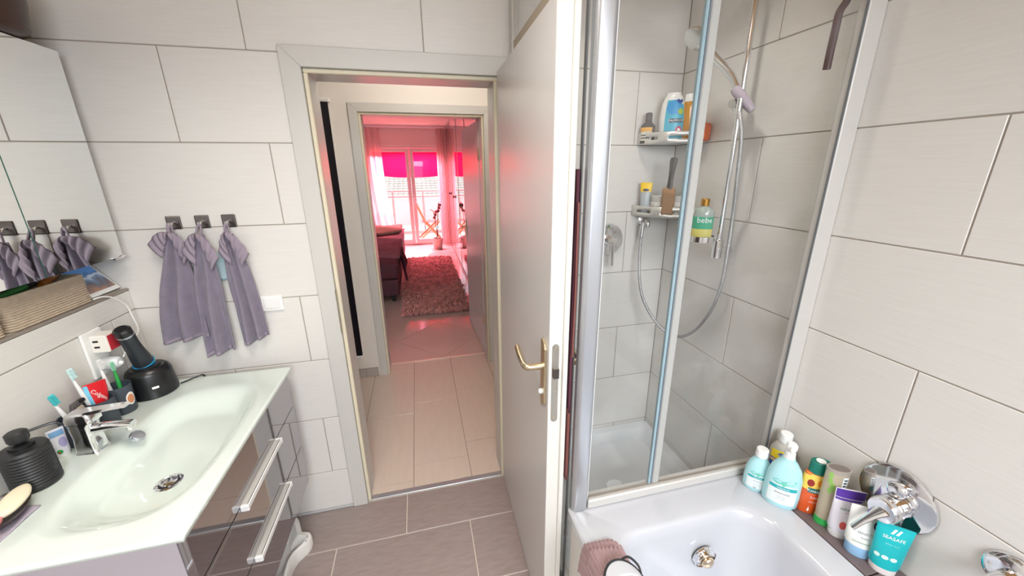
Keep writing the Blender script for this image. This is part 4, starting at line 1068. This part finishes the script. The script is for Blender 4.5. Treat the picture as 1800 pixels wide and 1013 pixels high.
# --- soap dish with soaps on a cloth
cl = empty('face_cloth', (-.998,.938,BZ), label='lilac grey face cloth under the soap dish', cat='cloth')
o = obj('cloth', grid(lambda u, v: (-1.070+.112*u, .846+.140*v, BZ+.003+.0015*math.sin(14*u+9*v)), 24, 24), M('lilac_cloth',(176,166,180),.95,bump=.7,bscale=500), cl, True, True); solid(o, .004, 0)
dsh = empty('soap_dish', (-1.005,.951,BZ+.0075), math.radians(20), 'dark oval soap dish at the near edge of the basin', 'soap dish')
obj('dish', loft([[(a*math.cos(2*PI*k/32), b*math.sin(2*PI*k/32), z) for k in range(32)] for a, b, z in ((.026,.038,0),(.042,.062,.010),(.049,.072,.024),(.046,.069,.0245),(.038,.058,.011),(.02,.032,.004),(.001,.002,.004))]), M('brown_black_dish',(44,32,30),.3), dsh, smooth=True)
def soap(label, loc, a, b, c, mat, rx=0, ry=0, rz=0):
    bm = bmesh.new(); bmesh.ops.create_uvsphere(bm, u_segments=24, v_segments=14, radius=1)
    for v in bm.verts:
        z = v.co.z; v.co = Vector((v.co.x*a, v.co.y*b, math.copysign(abs(z)**.7, z)*c))
    o = meta(obj('soap_bar', bm, mat, smooth=True), label, 'soap', 'soap bars on the dark dish'); o.location = loc; o.rotation_euler = (rx,ry,rz)
soap('cream oval soap bar resting across the dark dish', (-.990,.974,BZ+.038), .022,.050,.010, M('cream_soap',(236,224,196),.5), rx=.10, ry=.12, rz=.25)
soap('pink soap bar lying in the dark dish', (-.985,.901,BZ+.031), .020,.036,.010, M('pink_soap',(236,150,152),.5), rz=.2)
soap('peach soap bar standing at the back of the dark dish', (-1.035,.921,BZ+.047), .014,.034,.026, M('peach_soap',(238,208,176),.5), rz=.1)

# --- tumblers with brushes
def tumbler(x, y, hh, r, label):
    t = T('toothbrush_tumbler', x, y, BZ+.0005, 0, label, 'tumbler', 'slate tumblers behind the tap')
    obj('cup', lathe([(r*.86,0),(r*.92,.004),(r,hh-.003),(r*.985,hh),(r*.93,hh-.001),(r*.85,.006),(.001,.005)],36), SLATE, t, smooth=True)
    return t
c1 = (-1.046,1.248); c2 = (-1.030,1.323); c3 = (-1.032,1.402)
tumbler(*c1, .092, .034, 'slate grey tumbler behind the tap holding a teal toothbrush')
tumbler(*c2, .098, .036, 'slate grey tumbler holding the red toothpaste tube')
t3 = tumbler(*c3, .100, .037, 'slate grey tumbler with an orange sticker next to the shaver dock')
pf3 = [(0,.0345,.0345),(.100,.037,.037)]
st = decal('sticker', pf3, .95, 1.75, .028, .074, M('sticker_white',(240,234,228),.5), t3, ellipse=True)
decal('sticker_print', pf3, 1.05, 1.62, .034, .066, M('sticker_orange',(214,140,98),.5), t3, off=.0012, ellipse=True)
def brush(label, cup, foot, top, neckmat, headmat, hd_len=.028, group='toothbrushes in the tumblers'):
    a = Vector((cup[0]+foot[0], cup[1]+foot[1], BZ+.014)); b = Vector(top); d = (b-a).normalized()
    t = empty('toothbrush', a, label=label, cat='toothbrush', group=group)
    n = a+(b-a)*.62
    obj('handle', tube([a, a+(b-a)*.3, n, a+(b-a)*.82], [.0055,.0065,.0055,.0035], 10), neckmat, t, True, True)
    obj('head', tube([a+(b-a)*.80, b-d*hd_len, b], [.0035,.0055,.0045], 10, flat=.6), headmat, t, True, True)
    bm = bmesh.new(); sx = d.cross(Vector((0,0,1))).normalized(); nn = sx.cross(d).normalized()
    if nn.x < 0: nn = -nn
    for k in range(7):
        p = b-d*(hd_len*(k/6.0))
        for s in (-1,0,1): tube([p+sx*s*.0035+nn*.002, p+sx*s*.0035+nn*.012], .0015, 5, bm)
    meta(obj('bristles', bm, headmat, t, True), kind='stuff')
brush('teal headed toothbrush with white handle leaning in the near tumbler', c1, (.012,-.006), (-1.050,1.208,1.030), WHITEP, TEAL)
brush('white toothbrush with pale teal tip behind the toothpaste', c2, (-.008,-.010), (-1.062,1.302,1.066), WHITEP, M('mint_white',(206,232,232),.4))
brush('slim white toothbrush leaning in the sticker tumbler', c3, (-.006,-.012), (-1.050,1.392,1.050), WHITEP, WHITEP)
brush('bright green toothbrush in the sticker tumbler', c3, (.0,.014), (-1.046,1.436,1.022), GREEN, M('green_mint',(150,220,180),.4))
# toothpaste in tumbler 2
tpst = T('toothpaste_tube', c2[0]+.002, c2[1]-.004, BZ+.03, 62, 'red and white toothpaste tube standing in the slate tumbler', 'tube')
pf = [(0,.010,.009),(.012,.012,.010),(.05,.021,.012),(.09,.027,.008),(.122,.028,.0012)]
body('tube_body', pf, M('red_tube',(212,30,40),.3), tpst)
letter('Colgate', pf, .016, .080, WHITEINK, tpst, rot=-.9); decal('blue_edge', pf, -1.5, -.75, .03, .118, M('sky_blue_print',(120,196,226),.4), tpst)
tpst.rotation_euler = (math.radians(-8),math.radians(6),math.radians(62))
# razor and dark brush between tumblers 1 and 2
rz_ = empty('razor', (-1.050,1.252,BZ+.012), label='dark handled razor standing in the near tumbler', cat='razor')
obj('handle', tube(spline([(0,0,0),(.002,.012,.06),(.004,.022,.105)],4), .0055, 8), BLACKM, rz_, smooth=True)
obj('head', B(-.004,.010,.004,.046,.100,.112,.003), BLACKP, rz_); obj('grip', tube([(.001,.006,.03),(.003,.018,.085)], .0075, 8), RED, rz_, smooth=True)
br_ = empty('nail_brush', (-1.038,1.256,BZ+.010), label='dark and beige brush standing in the near tumbler', cat='brush')
obj('brush_back', loft([rrect(-.008,.004,-.016,.016,.004,z) for z in (0,.10)]+[rrect(-.006,.003,-.012,.012,.003,.118)]), M('smoky_grey',(84,78,80),.3), br_)
obj('bristle_block', B(.004,.013,-.012,.012,.012,.105,.003), M('beige_bristle',(176,164,148),.8,bump=.8,bscale=300), br_)

# --- shaver in its dock
dk = empty('shaver_dock', (-1.008,1.520,BZ+.0005), label='round black cleaning dock with a white light bar', cat='shaver dock')
obj('dock_body', lathe([(.069,0),(.072,.004),(.071,.034),(.066,.086),(.060,.100),(.050,.107),(.034,.105)],44), BLACKP, dk, smooth=True)
obj('well', lathe([(.038,.104),(.038,.109),(.030,.112)],32), BLACKM, dk, smooth=True)
pf = [(0,.072,.072),(.034,.071,.071),(.086,.066,.066)]
decal('light_bar', pf, .52, .78, .040, .047, M('lit_white',(250,250,250),.4,emit=1.0), dk)
sh = empty('electric_shaver', (-1.014,1.524,BZ+.112), label='black electric shaver tilted in the cleaning dock', cat='shaver')
ax = Vector((.10,-.42,.90)).normalized()
def shp(t): return Vector((0,0,0))+ax*t
obj('blue_collar', tube([shp(.002),shp(.014)], [.031,.030], 24), BLUERING, sh, smooth=True)
obj('shaver_body', tube([shp(k) for k in (.012,.04,.08,.12,.150,.160)], [.029,.028,.024,.0225,.024,.024], 24), M('shaver_rubber',(44,48,54),.45), sh, smooth=True)
obj('head_band', tube([shp(.160),shp(.166)], .0245, 24), ALU, sh, smooth=True)
obj('head', tube([shp(.166),shp(.184),shp(.190)], [.024,.024,.017], 24), BLACKP, sh, smooth=True)
obj('blue_seam', tube([shp(.0135)+Vector((.031*math.cos(a),.031*math.sin(a)*.92,.031*.42*math.sin(a))) for a in [k*PI/16 for k in range(-16,17)]], .0014, 6), M('cyan_line',(40,160,210),.3), sh, smooth=True)
pc = meta(obj('shaver_cable', tube(spline([(-.942,1.556,BZ+.004),(-.925,1.576,BZ+.004),(-.905,1.592,BZ+.006),(-.885,1.607,BZ-.004),(-.88,1.625,BZ-.12),(-.90,1.64,BZ-.35)],6), .003, 8), BLACKP, smooth=True), 'black cord running from the shaver dock over the basin edge', 'cord')

# --- wall outlet with chargers
ol = empty('wall_outlet', (XL,1.455,1.05), label='white double socket plate on the wall above the tumblers', cat='socket')
obj('plate', B(XL+.0005,XL+.010,1.405,1.487,.975,1.135,.004,2), WHITEP, ol, True)
for z in (1.095,1.015):
    o = obj('socket_well', lathe([(.020,0),(.022,.003),(.0225,.004)],24), M('socket_white',(226,226,224),.4), ol, smooth=True)
    o.matrix_local = Matrix.Translation(Vector((XL+.0085,1.446,z))-ol.location) @ Matrix.Rotation(PI/2,4,'Y')
ch = empty('usb_charger', (XL+.012,1.46,1.09), label='white plug-in charger with red stripe in the upper socket', cat='charger')
obj('charger_body', B(XL+.0105,XL+.058,1.425,1.478,1.062,1.122,.004,2), M('ivory_plastic',(236,232,224),.35), ch, True)
obj('red_panel', B(XL+.058,XL+.0595,1.430,1.474,1.066,1.118), M('red_panel_mat',(198,54,66),.4), ch, True)
for z in (1.08,1.10): obj('usb_port', B(XL+.020,XL+.034,1.4235,1.425,z,z+.006), BLACKP, ch, True)
pg = empty('power_plug', (XL+.012,1.455,1.01), label='round white plug in the lower socket', cat='plug')
o = obj('plug_body', lathe([(.023,0),(.024,.02),(.020,.034),(.014,.040)],24), M('frost_plastic',(222,224,226),.35), pg, smooth=True); o.matrix_local = Matrix.Translation((-.0015,.004,0)) @ Matrix.Rotation(PI/2,4,'Y')
obj('strain_relief', tube([(.03,.004,0),(.045,.006,-.006)], [.009,.006], 10), WHITEP, pg, smooth=True)
meta(obj('charging_cable', tube(spline([(XL-.012,1.525,1.2195),(XL+.004,1.545,1.222),(XL+.012,1.58,1.205),(XL+.016,1.615,1.165),(XL+.02,1.620,1.12),(XL+.045,1.590,1.078),(XL+.060,1.540,1.062),(XL+.060,1.50,1.050),(XL+.056,1.470,1.022)],8), .0024, 8), WHITEP, smooth=True), 'thin white charging cable hanging from the ledge to the plug', 'cable')

# --- mirror cabinet
MX = -1.039
mc = empty('mirror_cabinet', (-1.14,1.22,1.345), label='wall-hung mirror cabinet over the tiled ledge', cat='mirror cabinet')
obj('cabinet_body', B(XU+.001,MX-.020,.826,1.620,1.356,1.985,.001), M('cabinet_aluminium',(196,196,192),.4), mc, True)
for a, b in ((1.3225,1.624),(.823,1.3205),(.522,.8215)):
    d_ = obj('mirror_door', B(MX-.0185,MX-.0045,a,b,1.347,1.990), WHITEP, mc, True)
    obj('mirror_glass', B(MX-.0045,MX,a+.0008,b-.0008,1.3475,1.9895), MIRROR, d_, True)
    obj('glass_edge', B(MX-.0044,MX-.0002,a,a+.0012,1.3475,1.9895), MIRGREEN, d_, True)
obj('cabinet_side', B(XU+.001,MX-.020,.524,.826,1.356,1.985,.001), M('cabinet_aluminium_2',(196,196,192),.4), mc, True)
obj('top_cover', B(XU+.001,MX-.012,.524,1.622,1.9855,1.9925), M('cover_brown',(118,106,96),.5), mc, True)
obj('corner_clip', tube(spline([(MX+.003,1.622,1.348),(MX+.005,1.600,1.344),(MX+.003,1.575,1.3455)],5), .004, 8), CHROME, mc, True, True)
bwl = meta(obj('storage_pot', lathe([(.085,0),(.105,.01),(.118,.09),(.120,.16),(.112,.163),(.108,.02),(.001,.015)],40), BROWN, smooth=True), 'dark brown round pot on top of the mirror cabinet', 'pot')
bwl.location = (-1.115,1.470,1.9935)

# --- ledge: rope baskets, their contents, smart display
LZ = 1.2158
def rope_basket(label, y0, y1, hh):
    x0, x1 = -1.222, -1.094
    t = empty('rope_basket', ((x0+x1)/2,(y0+y1)/2,LZ), label=label, cat='basket', group='rope baskets on the ledge')
    rings = []; n = 13; st_ = hh/n
    for k in range(n):
        for q, dz in ((.0,.0),(-.0022,.25),(-.003,.5),(-.0022,.75)):
            i = -q if False else 0.003+q; rings.append(rrect(x0+i,x1-i,y0+i,y1-i,.022,LZ+(k+dz)*st_,6))
    rings.append(rrect(x0+.003,x1-.003,y0+.003,y1-.003,.022,LZ+hh,6))
    for i, z in ((.009,hh),(.010,hh-.01),(.011,.012)): rings.append(rrect(x0+i,x1-i,y0+i,y1-i,.018,LZ+z,6))
    obj('rope_body', loft(rings), ROPE, t, True, True)
    obj('rim_coil', tube(rrect(x0+.005,x1-.005,y0+.005,y1-.005,.02,LZ+hh,6)+[rrect(x0+.005,x1-.005,y0+.005,y1-.005,.02,LZ+hh,6)[0]], .0042, 8), ROPE, t, True, True)
rope_basket('beige rope basket filled with tubes beside the smart display', 1.245, 1.528, .093)
rope_basket('beige rope basket at the edge of the picture', .93, 1.235, .085)
def stick(name, label, a, b, r, mat, capmat):
    a, b = Vector(a), Vector(b); t = empty(name, a, label=label, cat='tube', group='tubes lying in the rope basket')
    obj('tube_body', tube([a,a+(b-a)*.06,a+(b-a)*.75], [r*.7,r,r], 14), mat, t, True, True)
    obj('cap', tube([a+(b-a)*.75,a+(b-a)*.97,b], [r*.9,r*.9,r*.5], 14), capmat, t, True, True)
zt = LZ+.093
stick('lipstick_tube','dark red tube lying across the rope basket', (-1.180,1.262,zt-.012),(-1.150,1.37,zt+.012),.013,M('crimson',(150,30,48),.3),M('plum_cap',(60,20,36),.3))
stick('mascara_tube','green tube lying in the rope basket', (-1.140,1.275,zt-.006),(-1.130,1.395,zt+.012),.010,M('bottle_green',(44,110,50),.3),BLACKP)
stick('brown_tube','amber brown tube lying in the rope basket', (-1.135,1.415,zt-.004),(-1.150,1.50,zt+.014),.011,M('amber_brown',(160,96,34),.25),M('amber_cap',(120,66,24),.3))
stick('white_tube','white tube lying between the green and brown tubes', (-1.165,1.375,zt-.006),(-1.160,1.455,zt+.012),.010,WHITEP,WHITEP)
# smart display
sdp = empty('smart_display', (-1.150,1.560,LZ), label='white framed smart display showing a mountain landscape on the ledge', cat='display')
tl = math.radians(-38)
def dsp(yy, hh, dd):   # along the ledge, up the tilted face, out of the face
    return Vector((-1.104+hh*math.sin(tl)+dd*math.cos(tl), yy, LZ+.008+hh*math.cos(tl)-dd*math.sin(tl)))
def slab(name, y0, y1, h0, h1, d0, d1, mat, parent):
    bm = bmesh.new(); v = [bm.verts.new(dsp(y, h_, d)) for d in (d0,d1) for y, h_ in ((y0,h0),(y1,h0),(y1,h1),(y0,h1))]
    for f_ in ((0,1,2,3),(7,6,5,4),(0,4,5,1),(1,5,6,2),(2,6,7,3),(3,7,4,0)): bm.faces.new([v[i] for i in f_])
    return obj(name, bm, mat, parent, True)
slab('frame', 1.533,1.666, 0,.140, -.010,0, WHITEP, sdp)
scr = bpy.data.materials.new('landscape_screen'); scr.use_nodes = True; nt = scr.node_tree; b_ = nt.nodes['Principled BSDF']
tc = nt.nodes.new('ShaderNodeTexCoord'); n1 = nt.nodes.new('ShaderNodeTexNoise'); n1.inputs['Scale'].default_value = 26; n1.inputs['Detail'].default_value = 7
sx = nt.nodes.new('ShaderNodeSeparateXYZ'); nt.links.new(tc.outputs['Generated'], sx.inputs[0]); nt.links.new(tc.outputs['Object'], n1.inputs['Vector'])
ad = nt.nodes.new('ShaderNodeMath'); ad.operation = 'MULTIPLY_ADD'; ad.inputs[1].default_value = .7; nt.links.new(n1.outputs['Fac'], ad.inputs[0]); nt.links.new(sx.outputs['Z'], ad.inputs[2])
rp = nt.nodes.new('ShaderNodeValToRGB'); nt.links.new(ad.outputs[0], rp.inputs[0])
els = rp.color_ramp.elements
els[0].position = .35; els[0].color = lin((150,112,92))+(1,); els[1].position = 1.25 if False else 1.0; els[1].color = lin((84,130,190))+(1,)
for p_, c_ in ((.55,(96,92,100)),(.72,(112,132,160)),(.82,(190,204,220)),(.90,(70,104,150))): e_ = els.new(p_); e_.color = lin(c_)+(1,)
nt.links.new(rp.outputs[0], b_.inputs['Base Color']); nt.links.new(rp.outputs[0], b_.inputs['Emission Color']); b_.inputs['Emission Strength'].default_value = .25; b_.inputs['Roughness'].default_value = .15
slab('screen', 1.540,1.658, .014,.130, 0,.0008, scr, sdp)
obj('stand', B(-1.190,-1.118,1.55,1.63,LZ+.0003,LZ+.022,.004), WHITEP, sdp, True)

# --- hooks and towels on the door wall
def hook(label, x, z):
    t = empty('wall_hook', (x,D,z), label=label, cat='hook', group='square hooks on the door wall')
    obj('plate', B(-.0235,.0235,-.005,-.0005,-.024,.024,.003,2), HOOKM, t)
    obj('prong', tube(spline([(0,-.004,.002),(0,-.020,-.004),(0,-.030,-.012),(0,-.034,.002)],5), .0045, 10), CHROME, t, smooth=True)
HX = (-.884,-.792,-.704)
for x, nme in zip(HX, ('square metal hook nearest the mirror cabinet','square metal hook in the middle of the three','square metal hook nearest the doorway')):
    hook(nme, x, 1.453)
def towel(name, label, hx, ztop, bl, br, zl, zr, cl_, cr_, y0, nf, seed, body_shift=0.0):
    """hx: hook x; bl/br bottom edge ends, zl/zr their heights; cl_/cr_ collar tips (x, z)"""
    t = empty('hand_towel', (hx,y0,zl), label=label, cat='towel', group='mauve towels on the door wall hooks')
    ph = seed*1.7
    def f_(u, v):          # v=1 at the top
        s = 1-v; e = sst(min(1, s*1.15))*.55 + s*.45
        xt = hx-.019+.038*u
        xb = bl+(br-bl)*u
        bulge = .009*math.sin(PI*min(1,s*1.6))*(u-.5)*2
        x = xt+(xb-xt)*e+bulge
        z = ztop-.012-(ztop-.012-(zl+(zr-zl)*u))*s
        amp = .006+.019*s
        y = y0-.030+.006*s - amp*math.sin(u*PI*nf+ph+.9*s)*(.35+.65*math.sin(PI*u)) - .004*math.sin(9*u+5*s)
        return (x, min(y, D-.008), z)
    o = obj('towel_body', grid(f_, 56, 48), TOWEL, t, True, True); solid(o, .004, 0); 
    hm = obj('bottom_hem', grid(lambda u, v: (lambda p: (p[0], p[1]-.0032, p[2]))(f_(u, .004+.030*v)), 56, 4), TOWELHEM, t, True, True); solid(hm, .001, 0)
    for tip, sgn in ((cl_,-1),(cr_,1)):
        if not tip: continue
        def c_(u, v, tip=tip, sgn=sgn):   # u out from hook to tip, v across the fold
            p0 = Vector((hx+sgn*.002, y0-.046, ztop-.004)); p1 = Vector((tip[0], y0-.034, tip[1]))
            q0 = Vector((hx+sgn*.006, y0-.050, ztop-.020)); q1 = Vector((tip[0]-sgn*.034, y0-.036, tip[1]-.050))
            a = p0.lerp(p1, u); a.z += .018*math.sin(PI*u); b = q0.lerp(q1, u)
            r_ = a.lerp(b, v); r_.y -= .009*math.sin(PI*v)*(1-.4*u) + .0035*math.sin(u*22)
            return r_
        o = obj('folded_edge', grid(c_, 28, 10), TOWELHEM, t, True, True); solid(o, .0035, 0)
    obj('loop', tube(spline([(hx-.008,y0-.030,ztop-.016),(hx-.005,D-.034,ztop+.014),(hx,D-.032,ztop+.024),(hx+.005,D-.034,ztop+.014),(hx+.008,y0-.030,ztop-.016)],5), .0035, 8, flat=1.6), TOWELHEM, t, True, True)
towel('a','mauve towel nearest the mirror cabinet', HX[0], 1.428, -1.010, -.845, .985, 1.005, (-.962,1.380), (-.832,1.352), D-.006, 4.2, 0)
towel('b','middle mauve towel hanging lowest of the three', HX[1], 1.424, -.872, -.760, .915, .945, (-.856,1.348), (-.742,1.325), D-.020, 3.6, 1)
towel('c','mauve towel nearest the light switch', HX[2], 1.422, -.742, -.640, .942, .985, (-.745,1.340), (-.645,1.330), D-.008, 4.6, 2)
pb = empty('blue_washcloth', (-.775,D-.004,1.22), label='pale blue washcloth half hidden between the mauve towels', cat='washcloth')
o = obj('cloth', grid(lambda u, v: (-.800+.075*u, D-.007-.003*math.sin(6*u), 1.240+.11*v-.016*math.sin(PI*u)), 16, 12), PALEBLUE, pb, True, True); solid(o, .003, 0)
# light switch
sw = empty('light_switch', (-.615,D,1.112), label='white rocker switch plate beside the doorway', cat='switch')
obj('plate', B(-.0405,.0405,-.009,-.0005,-.032,.032,.003,2), WHITEP, sw)
obj('rocker', B(-.029,.029,-.0125,-.009,-.020,.020,.0015), M('rocker_white',(236,236,234),.3), sw)

# --- white plastic piece on the floor by the vanity
wp = empty('toddler_seat', (-.66,1.42,0), label='white moulded plastic piece with rounded dotted lobe on the floor by the vanity', cat='plastic seat')
out = [(-.690,1.600),(-.672,1.605),(-.650,1.560),(-.632,1.520),(-.612,1.512),(-.592,1.502),(-.582,1.480),(-.588,1.455),(-.606,1.432),(-.626,1.405),(-.636,1.365),(-.636,1.32),(-.640,1.26),(-.70,1.24),(-.78,1.26),(-.79,1.40),(-.76,1.54)]
sm = [p for p in spline([(x,y,0) for x,y in out+[out[0]]],5)][:-1]
cxp = Vector((-.695,1.42,0))
rings = [[(p.x,p.y,z) if k == 1 else ((cxp+(p-cxp)*k).x,(cxp+(p-cxp)*k).y,z) for p in sm] for k, z in ((.96,.0005),(1.0,.012),(1.0,.045),(.97,.060),(.80,.066),(.55,.050),(.40,.030))]
obj('seat_shell', loft(rings), M('white_moulded_plastic',(242,240,234),.3), wp, True, True)
for k in range(9):
    a = k*.7; x, y = -.600+.008*math.cos(a)*(.4+.2*k/9), 1.470+.020*math.sin(a)*(.4+.6*k/9)
    obj('dot', lathe([(.0025,.0645),(.002,.067)],8,c=(x,y)), M('dot_grey',(190,186,190),.5), wp, True)

# the shelf things are generous sizes
for o in list(C.objects):
    if o.parent is None and o.name.split('.')[0] in ('oil_bottle','amber_gel_tube','foot_cream_tube','cosmetic_jar','hair_brush','shower_gel_bottle') and o.location.x > 1.0 and o.location.z > 1.3:
        k = 1.3 if o.location.z < 1.40 else 1.45
        o.scale = (k*.95,k*.95,k*1.04) if o.name.startswith(('foot','hair','amber')) else (k,k,k)
